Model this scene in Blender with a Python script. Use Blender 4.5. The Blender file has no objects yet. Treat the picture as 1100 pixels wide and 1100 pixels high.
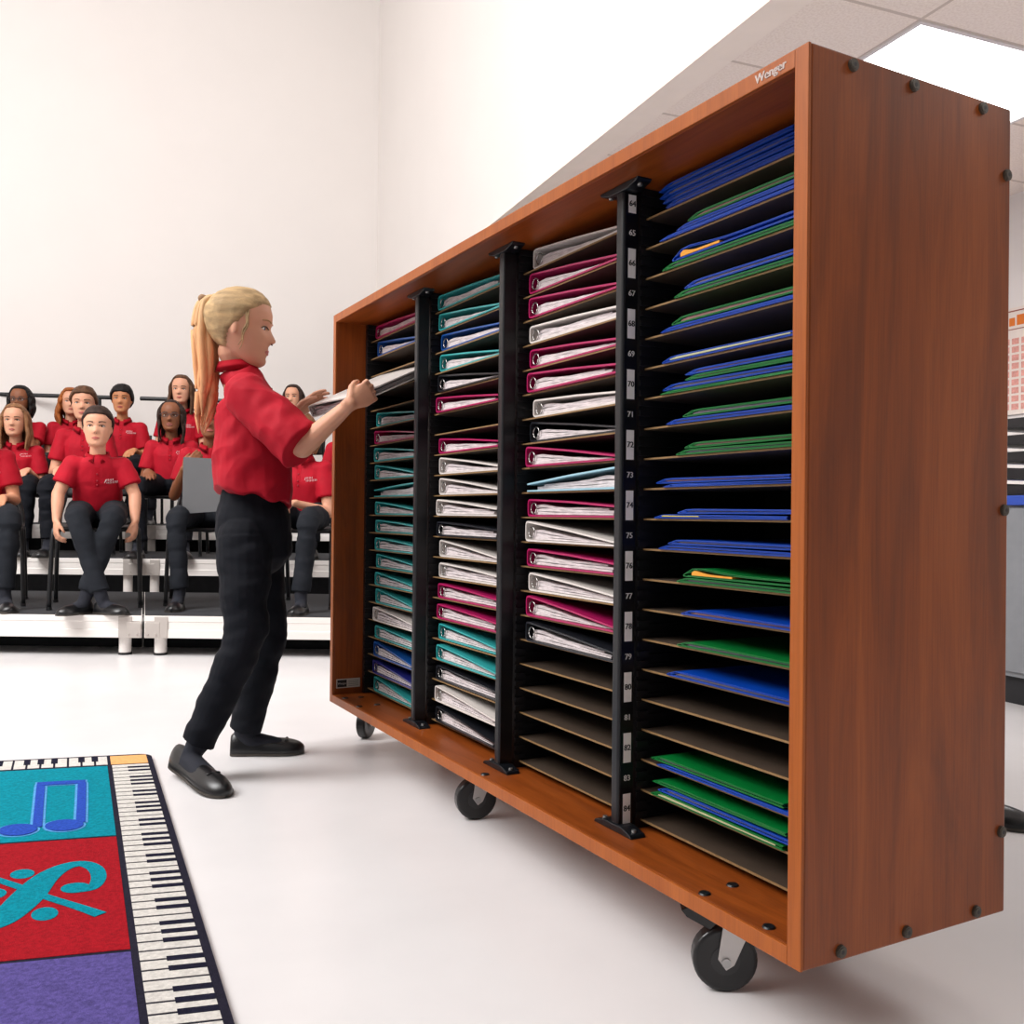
import bpy, math, random
from mathutils import Vector, Matrix, noise
PI = math.pi
random.seed(7)
C = bpy.context.scene.collection
V = Vector

# ------------------------------------------------------------------ camera
F_PX, PITCH, ROLL, CAM_H = 1016.8, -0.00306, 0.0101, 0.72
_f = V((0, math.cos(PITCH), -math.sin(PITCH)))
_u0 = V((0, math.sin(PITCH), math.cos(PITCH)))
_r0 = V((1, 0, 0))
_r = _r0 * math.cos(ROLL) + _u0 * math.sin(ROLL)
_u = _u0 * math.cos(ROLL) - _r0 * math.sin(ROLL)
cam_data = bpy.data.cameras.new('camera')
cam = bpy.data.objects.new('camera', cam_data)
C.objects.link(cam)
m = Matrix((( _r.x, _u.x, -_f.x, 0), (_r.y, _u.y, -_f.y, 0), (_r.z, _u.z, -_f.z, CAM_H), (0, 0, 0, 1)))
cam.matrix_world = m
cam_data.sensor_width = 36.0
cam_data.lens = F_PX / 1100 * 36
cam_data.clip_start = 0.05
bpy.context.scene.camera = cam

def ray(px, py):
    return _f * F_PX + _r * (px - 550) - _u * (py - 550)
def at(px, py, d):
    """point seen at (px,py) whose distance along world Y is d"""
    v = ray(px, py)
    return V((0, 0, CAM_H)) + v * (d / v.y)
def onz(px, py, z=0.0):
    v = ray(px, py)
    return V((0, 0, CAM_H)) + v * ((z - CAM_H) / v.z)

# ------------------------------------------------------------------ world, lights, exposure
world = bpy.data.worlds.new('world')
bpy.context.scene.world = world
world.use_nodes = True
bg = world.node_tree.nodes['Background']
bg.inputs[0].default_value = (1.0, 0.99, 0.985, 1)
bg.inputs[1].default_value = 0.34
ROOM_ROT = math.radians(21.76)
LV = V((math.cos(ROOM_ROT), math.sin(ROOM_ROT), 0)); SV = V((-math.sin(ROOM_ROT), math.cos(ROOM_ROT), 0))
def room(l, s, z=0.0): return LV * l + SV * s + V((0, 0, z))
def area(name, loc, target, size, power, col=(1, 1, 1)):
    d = bpy.data.lights.new(name, 'AREA'); d.shape = 'RECTANGLE'; d.size = size[0]; d.size_y = size[1]
    d.energy = power; d.color = col
    o = bpy.data.objects.new(name, d); C.objects.link(o); o.location = loc
    o.rotation_euler = (V(target) - V(loc)).to_track_quat('-Z', 'Y').to_euler()
    return o
area('high_fill_area', room(-3.8, 4.2, 6.3), room(-2.6, 8.6, 0), (6, 5), 860, (1, 0.995, 0.99))  # unseen fill added to brighten risers and back wall, no fixture modelled
area('left_key_area', (-4.6, 0.6, 4.9), (-0.3, 2.4, 0.5), (3.4, 3.0), 400, (1, 0.995, 0.99))  # key light added from the left onto the cabinet front, not a fitted lamp
area('low_ceiling_light_area', room(3.63, 3.34, 2.74), room(3.63, 3.34, 0), (1.15, 0.55), 32, (1, 0.98, 0.97))
area('low_rear_fill_area', room(3.6, 0.4, 2.74), room(3.6, 0.4, 0), (1.15, 0.55), 22, (1, 0.98, 0.97))  # extra out-of-view fill under the low ceiling, added without a panel
vs = bpy.context.scene.view_settings
vs.view_transform = 'Standard'; vs.look = 'None'; vs.gamma = 1.0; vs.use_curve_mapping = False
vs.exposure = -0.35

# ------------------------------------------------------------------ materials
MATS = {}
def srgb(r, g, b):
    def c(v):
        v /= 255
        return v / 12.92 if v <= 0.04045 else ((v + 0.055) / 1.055) ** 2.4
    return (c(r), c(g), c(b), 1)
def mat(name, col, rough=0.6, metal=0.0, spec=0.5, var=0.0, vscale=8, vstretch=(1, 1, 1), bump=0.0, bscale=200, sss=0.0, emit=None):
    if name in MATS: return MATS[name]
    m = bpy.data.materials.new(name); m.use_nodes = True
    nt = m.node_tree; b = nt.nodes['Principled BSDF']
    c = srgb(*col)
    b.inputs['Base Color'].default_value = c
    b.inputs['Roughness'].default_value = rough
    b.inputs['Metallic'].default_value = metal
    b.inputs['Specular IOR Level'].default_value = spec
    if sss:
        b.inputs['Subsurface Weight'].default_value = sss
        b.inputs['Subsurface Radius'].default_value = (0.02, 0.008, 0.004)
    tc = nt.nodes.new('ShaderNodeTexCoord')
    if var:
        mp = nt.nodes.new('ShaderNodeMapping'); mp.inputs['Scale'].default_value = vstretch
        n = nt.nodes.new('ShaderNodeTexNoise'); n.inputs['Scale'].default_value = vscale; n.inputs['Detail'].default_value = 5
        r = nt.nodes.new('ShaderNodeValToRGB')
        r.color_ramp.elements[0].position = 0.3; r.color_ramp.elements[1].position = 0.7
        r.color_ramp.elements[0].color = tuple(x * (1 - var) for x in c[:3]) + (1,)
        r.color_ramp.elements[1].color = tuple(min(1, x * (1 + var)) for x in c[:3]) + (1,)
        nt.links.new(tc.outputs['Object'], mp.inputs[0]); nt.links.new(mp.outputs[0], n.inputs['Vector'])
        nt.links.new(n.outputs[0], r.inputs[0]); nt.links.new(r.outputs[0], b.inputs['Base Color'])
    if bump:
        n2 = nt.nodes.new('ShaderNodeTexNoise'); n2.inputs['Scale'].default_value = bscale; n2.inputs['Detail'].default_value = 3
        bp = nt.nodes.new('ShaderNodeBump'); bp.inputs['Strength'].default_value = bump; bp.inputs['Distance'].default_value = 0.002
        nt.links.new(tc.outputs['Object'], n2.inputs['Vector']); nt.links.new(n2.outputs[0], bp.inputs['Height'])
        nt.links.new(bp.outputs[0], b.inputs['Normal'])
    if emit:
        b.inputs['Emission Color'].default_value = (1, 1, 1, 1); b.inputs['Emission Strength'].default_value = emit
    MATS[name] = m
    return m
def wood(name, stretch, c0=(108, 49, 15), c1=(137, 66, 21), c2=(158, 80, 29), rough=0.34):
    m = bpy.data.materials.new(name); m.use_nodes = True
    nt = m.node_tree; b = nt.nodes['Principled BSDF']; b.inputs['Roughness'].default_value = rough; b.inputs['Specular IOR Level'].default_value = 0.36
    tc = nt.nodes.new('ShaderNodeTexCoord'); mp = nt.nodes.new('ShaderNodeMapping'); mp.inputs['Scale'].default_value = stretch
    nt.links.new(tc.outputs['Object'], mp.inputs[0])
    n = nt.nodes.new('ShaderNodeTexNoise'); n.inputs['Scale'].default_value = 3.0; n.inputs['Detail'].default_value = 8; n.inputs['Distortion'].default_value = 1.2
    n.inputs['Roughness'].default_value = 0.62
    nt.links.new(mp.outputs[0], n.inputs['Vector'])
    r = nt.nodes.new('ShaderNodeValToRGB')
    e = r.color_ramp.elements
    e[0].position = 0.28; e[0].color = srgb(*c0); e[1].position = 0.72; e[1].color = srgb(*c2)
    k = e.new(0.5); k.color = srgb(*c1)
    nt.links.new(n.outputs[0], r.inputs[0])
    mp2 = nt.nodes.new('ShaderNodeMapping'); mp2.inputs['Scale'].default_value = tuple(s * 9 if s > 1 else s * 2 for s in stretch)
    nt.links.new(tc.outputs['Object'], mp2.inputs[0])
    n2 = nt.nodes.new('ShaderNodeTexNoise'); n2.inputs['Scale'].default_value = 6; n2.inputs['Detail'].default_value = 4
    nt.links.new(mp2.outputs[0], n2.inputs['Vector'])
    mx = nt.nodes.new('ShaderNodeMix'); mx.data_type = 'RGBA'; mx.blend_type = 'MULTIPLY'; mx.inputs[0].default_value = 0.35
    r2 = nt.nodes.new('ShaderNodeValToRGB'); r2.color_ramp.elements[0].position = 0.35; r2.color_ramp.elements[0].color = (0.55, 0.5, 0.45, 1); r2.color_ramp.elements[1].position = 0.55; r2.color_ramp.elements[1].color = (1, 1, 1, 1)
    nt.links.new(n2.outputs[0], r2.inputs[0])
    nt.links.new(r.outputs[0], mx.inputs[6]); nt.links.new(r2.outputs[0], mx.inputs[7])
    nt.links.new(mx.outputs[2], b.inputs['Base Color'])
    MATS[name] = m
    return m

# ------------------------------------------------------------------ mesh builder
class MB:
    def __init__(s): s.v = []; s.f = []; s.m = []
    def add(s, vs, fs, mi=0):
        o = len(s.v); s.v += [V(p) for p in vs]
        for f in fs: s.f.append([i + o for i in f]); s.m.append(mi)
        return s
    def box(s, lo, hi, mi=0, M=None):
        x0, y0, z0 = lo; x1, y1, z1 = hi
        vs = [(x0,y0,z0),(x1,y0,z0),(x1,y1,z0),(x0,y1,z0),(x0,y0,z1),(x1,y0,z1),(x1,y1,z1),(x0,y1,z1)]
        if M is not None: vs = [M @ V(p) for p in vs]
        return s.add(vs, [(0,3,2,1),(4,5,6,7),(0,1,5,4),(1,2,6,5),(2,3,7,6),(3,0,4,7)], mi)
    def prism(s, poly, fn, d0, d1, mi=0):
        """poly: list of 2D pts, fn(a,b,d)->3D point"""
        n = len(poly)
        vs = [fn(a, b, d0) for a, b in poly] + [fn(a, b, d1) for a, b in poly]
        fs = [list(range(n))[::-1], list(range(n, 2 * n))] + [(i, (i + 1) % n, n + (i + 1) % n, n + i) for i in range(n)]
        return s.add(vs, fs, mi)
    def cyl(s, p0, p1, r0, r1=None, n=16, mi=0):
        if r1 is None: r1 = r0
        return s.loft([p0, p1], [(r0, r0), (r1, r1)], None, n, False, mi)
    def loft(s, pts, rads, side=None, n=16, rnd=True, mi=0, ex=2.0):
        pts = [V(p) for p in pts]; rads = [(r, r) if not isinstance(r, (tuple, list)) else r for r in rads]
        T = []
        for i in range(len(pts)):
            a = pts[max(0, i - 1)]; b = pts[min(len(pts) - 1, i + 1)]
            T.append((b - a).normalized())
        if side is None:
            side = V((0, 0, 1)) if abs(T[0].z) < 0.8 else V((1, 0, 0))
        rings = []
        def ring(p, t, a, b, sd):
            x = sd - t * sd.dot(t)
            if x.length < 1e-5: x = t.orthogonal()
            x.normalize(); y = t.cross(x)
            out = []
            for k in range(n):
                th = 2 * PI * k / n; c, q = math.cos(th), math.sin(th)
                cc = math.copysign(abs(c) ** (2 / ex), c); qq = math.copysign(abs(q) ** (2 / ex), q)
                out.append(p + x * (a * cc) + y * (b * qq))
            return out
        sds = side if isinstance(side, list) else [V(side)] * len(pts)
        if rnd:
            a, b = rads[0]; q = min(a, b)
            for h in (0.97, 0.8, 0.45):
                k = math.sqrt(1 - h * h); rings.append(ring(pts[0] - T[0] * q * h, T[0], a * k, b * k, sds[0]))
        for p, t, (a, b), sd in zip(pts, T, rads, sds): rings.append(ring(p, t, a, b, sd))
        if rnd:
            a, b = rads[-1]; q = min(a, b)
            for h in (0.45, 0.8, 0.97):
                k = math.sqrt(1 - h * h); rings.append(ring(pts[-1] + T[-1] * q * h, T[-1], a * k, b * k, sds[-1]))
        vs = [p for r in rings for p in r]; fs = []
        for i in range(len(rings) - 1):
            for k in range(n):
                k2 = (k + 1) % n
                fs.append((i * n + k, i * n + k2, (i + 1) * n + k2, (i + 1) * n + k))
        fs.append(list(range(n))[::-1]); fs.append([(len(rings) - 1) * n + k for k in range(n)])
        return s.add(vs, fs, mi)
    def sphere(s, c, r, n=16, mi=0, M=None):
        rx, ry, rz = r if isinstance(r, (tuple, list)) else (r, r, r)
        vs = []; fs = []; m_ = n // 2
        for i in range(1, m_):
            th = PI * i / m_
            for k in range(n):
                ph = 2 * PI * k / n
                p = V((rx * math.sin(th) * math.cos(ph), ry * math.sin(th) * math.sin(ph), rz * math.cos(th)))
                vs.append((M @ p if M is not None else p) + V(c))
        t = V((0, 0, rz)); 
        vs.append((M @ t if M is not None else t) + V(c)); vs.append((M @ -t if M is not None else -t) + V(c))
        a = len(vs) - 2
        for i in range(m_ - 2):
            for k in range(n):
                k2 = (k + 1) % n; fs.append((i * n + k, (i + 1) * n + k, (i + 1) * n + k2, i * n + k2))
        for k in range(n):
            k2 = (k + 1) % n
            fs.append((a, k, k2)); fs.append((a + 1, (m_ - 2) * n + k2, (m_ - 2) * n + k))
        return s.add(vs, fs, mi)
    def mesh(s, name, mats, smooth=False, origin=None):
        o = V(origin) if origin is not None else V((0, 0, 0))
        me = bpy.data.meshes.new(name)
        me.from_pydata([tuple(p - o) for p in s.v], [], s.f)
        for m_ in (mats if isinstance(mats, (list, tuple)) else [mats]): me.materials.append(m_)
        me.polygons.foreach_set('material_index', s.m)
        if smooth: me.polygons.foreach_set('use_smooth', [True] * len(s.f))
        me.update()
        return me
    def build(s, name, mats, parent=None, smooth=False, bevel=0, origin=None, seg=2):
        me = s.mesh(name, mats, smooth, origin)
        return obj(name, me, parent, bevel, seg)
def fixn(me):
    import bmesh
    b = bmesh.new(); b.from_mesh(me); bmesh.ops.recalc_face_normals(b, faces=b.faces); b.to_mesh(me); b.free()
def obj(name, me, parent=None, bevel=0, seg=2):
    fixn(me)
    o = bpy.data.objects.new(name, me); C.objects.link(o)
    if parent is not None: o.parent = parent
    if bevel:
        md = o.modifiers.new('bevel', 'BEVEL'); md.width = bevel; md.segments = seg; md.limit_method = 'ANGLE'; md.angle_limit = 0.6
    return o
def link(name, me, parent):
    o = bpy.data.objects.new(name, me); C.objects.link(o); o.parent = parent
    return o
def tag(o, label, cat, group=None, kind=None):
    if label: o['label'] = label
    if cat: o['category'] = cat
    if group: o['group'] = group
    if kind: o['kind'] = kind
    return o
def empty(name, loc=(0, 0, 0), rz=0.0, label=None, cat=None, group=None):
    o = bpy.data.objects.new(name, None); C.objects.link(o); o.location = loc; o.rotation_euler = (0, 0, rz)
    o.empty_display_size = 0.1
    return tag(o, label, cat, group)
def copy_tree(o, parent=None):
    c = o.copy(); C.objects.link(c); c.parent = parent
    for ch in [x for x in bpy.data.objects if x.parent == o and x != c]: copy_tree(ch, c)
    return c
def remesh(mb, voxel, smooth_it=3, origin=None, name='m', mats=None, wr=None, post=None):
    me = mb.mesh('tmp', mats or [], True, None)
    fixn(me)
    o = bpy.data.objects.new('tmp', me); C.objects.link(o)
    md = o.modifiers.new('r', 'REMESH'); md.mode = 'VOXEL'; md.voxel_size = voxel; md.adaptivity = 0
    if smooth_it:
        ms = o.modifiers.new('s', 'SMOOTH'); ms.iterations = smooth_it; ms.factor = 0.5
    dg = bpy.context.evaluated_depsgraph_get(); dg.update()
    out = bpy.data.meshes.new_from_object(o.evaluated_get(dg))
    bpy.data.objects.remove(o); bpy.data.meshes.remove(me)
    out.name = name
    og = V(origin) if origin is not None else V((0, 0, 0))
    if post: post(out)
    if wr:
        ns = [v.normal.copy() for v in out.vertices]
        for v, n_ in zip(out.vertices, ns): v.co = v.co + n_ * wr(v.co, n_)
    for v in out.vertices: v.co = v.co - og
    out.materials.clear()
    for m_ in (mats or []): out.materials.append(m_)
    out.polygons.foreach_set('material_index', [0] * len(out.polygons))
    out.polygons.foreach_set('use_smooth', [True] * len(out.polygons))
    out.update()
    return out
def text_mesh(txt, size, extrude=0.0003):
    cu = bpy.data.curves.new('t', 'FONT'); cu.body = txt; cu.size = size; cu.align_x = 'CENTER'; cu.align_y = 'CENTER'; cu.extrude = extrude
    cu.resolution_u = 2
    o = bpy.data.objects.new('t', cu); C.objects.link(o)
    dg = bpy.context.evaluated_depsgraph_get(); dg.update()
    me = bpy.data.meshes.new_from_object(o.evaluated_get(dg))
    bpy.data.objects.remove(o); bpy.data.curves.remove(cu)
    return me
def add_text(mb, txt, size, M, mi=0, extrude=0.0003, bold=0.0):
    me = text_mesh(txt, size, extrude)
    mb.add([M @ v.co for v in me.vertices], [list(p.vertices) for p in me.polygons], mi)
    if bold:
        for dx in (-bold, bold): mb.add([M @ (v.co + V((dx, 0, 0))) for v in me.vertices], [list(p.vertices) for p in me.polygons], mi)
    bpy.data.meshes.remove(me)
def spline(pts, k=4):
    """catmull-rom through tuples of any length"""
    out = []; n = len(pts)
    for i in range(n - 1):
        p0 = pts[max(0, i - 1)]; p1 = pts[i]; p2 = pts[i + 1]; p3 = pts[min(n - 1, i + 2)]
        for j in range(k):
            t = j / k
            out.append(tuple(0.5 * ((2 * b) + (-a + c) * t + (2 * a - 5 * b + 4 * c - d) * t * t + (-a + 3 * b - 3 * c + d) * t ** 3) for a, b, c, d in zip(p0, p1, p2, p3)))
    out.append(tuple(pts[-1]))
    return out
def sloft(mb, rows, side=None, k=4, n=18, rnd=True, ex=2.0, mi=0):
    """rows of (point, a, b)"""
    r = spline([(p[0], p[1], p[2], a, b) for p, a, b in rows], k)
    mb.loft([V(x[:3]) for x in r], [(max(1e-4, x[3]), max(1e-4, x[4])) for x in r], side, n, rnd, mi, ex)

# ------------------------------------------------------------------ the room
def tile_ceiling():
    m = bpy.data.materials.new('ceiling_tile'); m.use_nodes = True; nt = m.node_tree; b = nt.nodes['Principled BSDF']
    b.inputs['Roughness'].default_value = 0.95
    tc = nt.nodes.new('ShaderNodeTexCoord'); sx = nt.nodes.new('ShaderNodeSeparateXYZ'); nt.links.new(tc.outputs['Object'], sx.inputs[0])
    def M(op, a, bb=None):
        n = nt.nodes.new('ShaderNodeMath'); n.operation = op
        for i, q in enumerate((a, bb)):
            if q is None: continue
            if isinstance(q, (int, float)): n.inputs[i].default_value = q
            else: nt.links.new(q, n.inputs[i])
        return n.outputs[0]
    def line(co, off, per, w):
        fr = M('FRACT', M('DIVIDE', M('SUBTRACT', co, off - per * 40), per))
        return M('LESS_THAN', M('ABSOLUTE', M('SUBTRACT', fr, 0.5)), 0.5 - w / per) # 1 inside tile
    a = line(sx.outputs[0], 3.02, 1.22, 0.009); c = line(sx.outputs[1], 3.03, 0.61, 0.009)
    ins = M('MULTIPLY', a, c)
    n = nt.nodes.new('ShaderNodeTexNoise'); n.inputs['Scale'].default_value = 90; nt.links.new(tc.outputs['Object'], n.inputs['Vector'])
    r = nt.nodes.new('ShaderNodeValToRGB'); r.color_ramp.elements[0].position = 0.35; r.color_ramp.elements[1].position = 0.6
    r.color_ramp.elements[0].color = srgb(240, 225, 212); r.color_ramp.elements[1].color = srgb(250, 237, 225)
    nt.links.new(n.outputs[0], r.inputs[0])
    mx = nt.nodes.new('ShaderNodeMix'); mx.data_type = 'RGBA'; nt.links.new(ins, mx.inputs[0])
    mx.inputs[6].default_value = srgb(212, 196, 182); nt.links.new(r.outputs[0], mx.inputs[7])
    nt.links.new(mx.outputs[2], b.inputs['Base Color'])
    return m
def floor_mat():
    m = mat('floor_vinyl', (226, 223, 223), rough=0.28, spec=0.4, var=0.035, vscale=3.0)
    return m
def structure(name, mb, m, rot=True, smooth=False, bevel=0):
    o = mb.build(name, m, None, smooth, bevel)
    if rot: o.rotation_euler = (0, 0, ROOM_ROT)
    o['kind'] = 'structure'
    return o
M_wall = mat('white_wall_paint', (236, 230, 226), rough=0.9, var=0.01, vscale=2)
M_trim = mat('soffit_trim', (250, 237, 224), rough=0.8, var=0.02)
CEIL_Z = 2.80
structure('floor', MB().box((-9.1, -5, -0.1), (5.3, 9.9, 0)), floor_mat())
structure('wall_back', MB().box((-9.1, 9.8, 0), (5.3, 9.95, 6.6)), M_wall)
structure('wall_left', MB().box((-9.15, -5, 0), (-9.0, 9.8, 6.6)), M_wall)
structure('wall_right', MB().box((5.2, -5, 0), (5.35, 9.8, CEIL_Z)), M_wall)
structure('wall_soffit', MB().box((2.35, -5, CEIL_Z + 0.0), (2.43, 9.8, 6.6)), mat('soffit_paint', (230, 224, 220), rough=0.9, var=0.01, vscale=2))
structure('trim_1', MB().box((2.34, -5, CEIL_Z - 0.012), (2.495, 9.8, CEIL_Z - 0.001)), M_trim)
structure('ceiling', MB().box((2.43, -5, CEIL_Z), (5.35, 9.8, CEIL_Z + 0.08)), tile_ceiling())
structure('ceiling_high', MB().box((-9.15, -5, 6.6), (2.43, 9.95, 6.7)), M_wall)
structure('baseboard_right', MB().box((5.18, -5, 0), (5.2, 9.8, 0.1)), mat('dark_baseboard', (40, 38, 40), 0.6, var=0.05), bevel=0.003)

def ceiling_light(l, s, label):
    t = empty('ceiling_light', room(l, s, CEIL_Z - 0.0145), ROOM_ROT, label, 'ceiling light', 'fluorescent panels in the tile ceiling')
    f = MB()
    f.box((0, 0, 0.005), (1.22, 0.02, 0.034)).box((0, 0.59, 0.005), (1.22, 0.61, 0.034)).box((0, 0.02, 0.005), (0.02, 0.59, 0.034)).box((1.20, 0.02, 0.005), (1.22, 0.59, 0.034))
    f.build('frame', mat('light_frame', (225, 220, 218), 0.5), t)
    MB().box((0.02, 0.02, 0.012), (1.2, 0.59, 0.03)).build('diffuser', mat('light_diffuser', (255, 255, 255), 0.5, emit=5.0), t)
    return t
ceiling_light(3.02, 3.03, 'bright rectangular fluorescent light panel in the tile ceiling above the wooden cabinet')

# ------------------------------------------------------------------ service counter behind the cabinet, right edge
def build_counter():
    t = empty('counter', room(3.18, 2.2, 0), ROOM_ROT, 'grey counter with a blue edged top and black toe kick behind the cabinet', 'counter')
    gm = mat('grey_laminate', (128, 130, 134), 0.6, var=0.05, vscale=20)
    MB().box((0.0, 0, 0.11), (0.62, 2.8, 0.777)).build('body', gm, t, bevel=0.003)
    MB().box((0.03, 0.02, 0.0), (0.6, 2.78, 0.11)).build('toe_kick', mat('black_kick', (22, 22, 26), 0.6, var=0.1), t, bevel=0.002)
    MB().box((-0.02, -0.02, 0.777), (0.65, 2.82, 0.815)).build('worktop', mat('blue_edge', (38, 72, 168), 0.45, var=0.05), t, bevel=0.004)
    for i in range(4):
        MB().box((-0.012, 0.02 + i * 0.7, 0.13), (0.0, 0.68 + i * 0.7, 0.765)).build('door', gm, t, bevel=0.003)
    # stacked letter trays
    bm_ = mat('black_plastic', (20, 20, 24), 0.35, var=0.1)
    n = 5
    for i in range(n):
        z = 0.8155 + i * 0.066
        w = 'topmost' if i == n - 1 else ('bottom' if i == 0 else ['', 'second from the bottom', 'middle', 'second from the top'][i])
        e = empty('letter_tray', room(3.20, 2.55, z), ROOM_ROT, 'black letter tray on the blue edged counter, %s in its stack' % w, 'letter tray', 'black letter trays stacked on the counter')
        b = MB()
        b.box((0, 0, 0.0), (0.36, 0.30, 0.004)).box((0, 0, 0.004), (0.36, 0.005, 0.052)).box((0, 0.295, 0.004), (0.36, 0.30, 0.052)).box((0.355, 0.005, 0.004), (0.36, 0.295, 0.052))
        b.box((0, 0.005, 0.004), (0.005, 0.295, 0.040))
        for yy in (0.0, 0.28):
            b.box((0.0, yy, 0.052), (0.02, yy + 0.02, 0.0655)).box((0.34, yy, 0.052), (0.36, yy + 0.02, 0.0655))
        b.build('tray', bm_, e, bevel=0.0015)
        MB().box((0.012, 0.012, 0.0045), (0.35, 0.288, 0.020 + 0.011 * (i % 3))).build('paper_stack', mat('tray_paper', (196, 192, 188), 0.8, var=0.1, vscale=120, vstretch=(0.2, 0.2, 9)), e)
    # chart on the right wall
    pw = empty('wall_chart', room(5.19, 3.55, 1.39), ROOM_ROT, 'printed wall chart with an orange title and rows of small pink squares', 'poster')
    MB().box((-0.006, 0, 0), (0.0, 1.5, 0.68)).build('sheet', mat('chart_paper', (235, 222, 212), 0.7, var=0.02), pw)
    MB().box((-0.008, 0.03, 0.655), (-0.006, 1.47, 0.662)).box((-0.008, 0.03, 0.54), (-0.006, 1.47, 0.545)).build('rule', mat('chart_rule', (150, 70, 50), 0.7), pw)
    o_ = MB(); g = MB()
    x = 0.06; rr = random.Random(3)
    while x < 1.42:
        w = rr.uniform(0.03, 0.07)
        o_.box((-0.008, x, 0.565), (-0.006, x + w, 0.565 + rr.uniform(0.05, 0.075))); x += w + 0.014
    o_.build('title', mat('chart_orange', (226, 120, 40), 0.6), pw)
    for i in range(20):
        for j in range(9):
            if j > 6 and i % 5 == 4: continue
            g.box((-0.0075, 0.05 + i * 0.07, 0.03 + j * 0.052), (-0.006, 0.05 + i * 0.07 + 0.052, 0.03 + j * 0.052 + 0.038))
    g.build('chart_cells', mat('chart_pink', (222, 158, 146), 0.7, var=0.2, vscale=60), pw)
build_counter()

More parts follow.
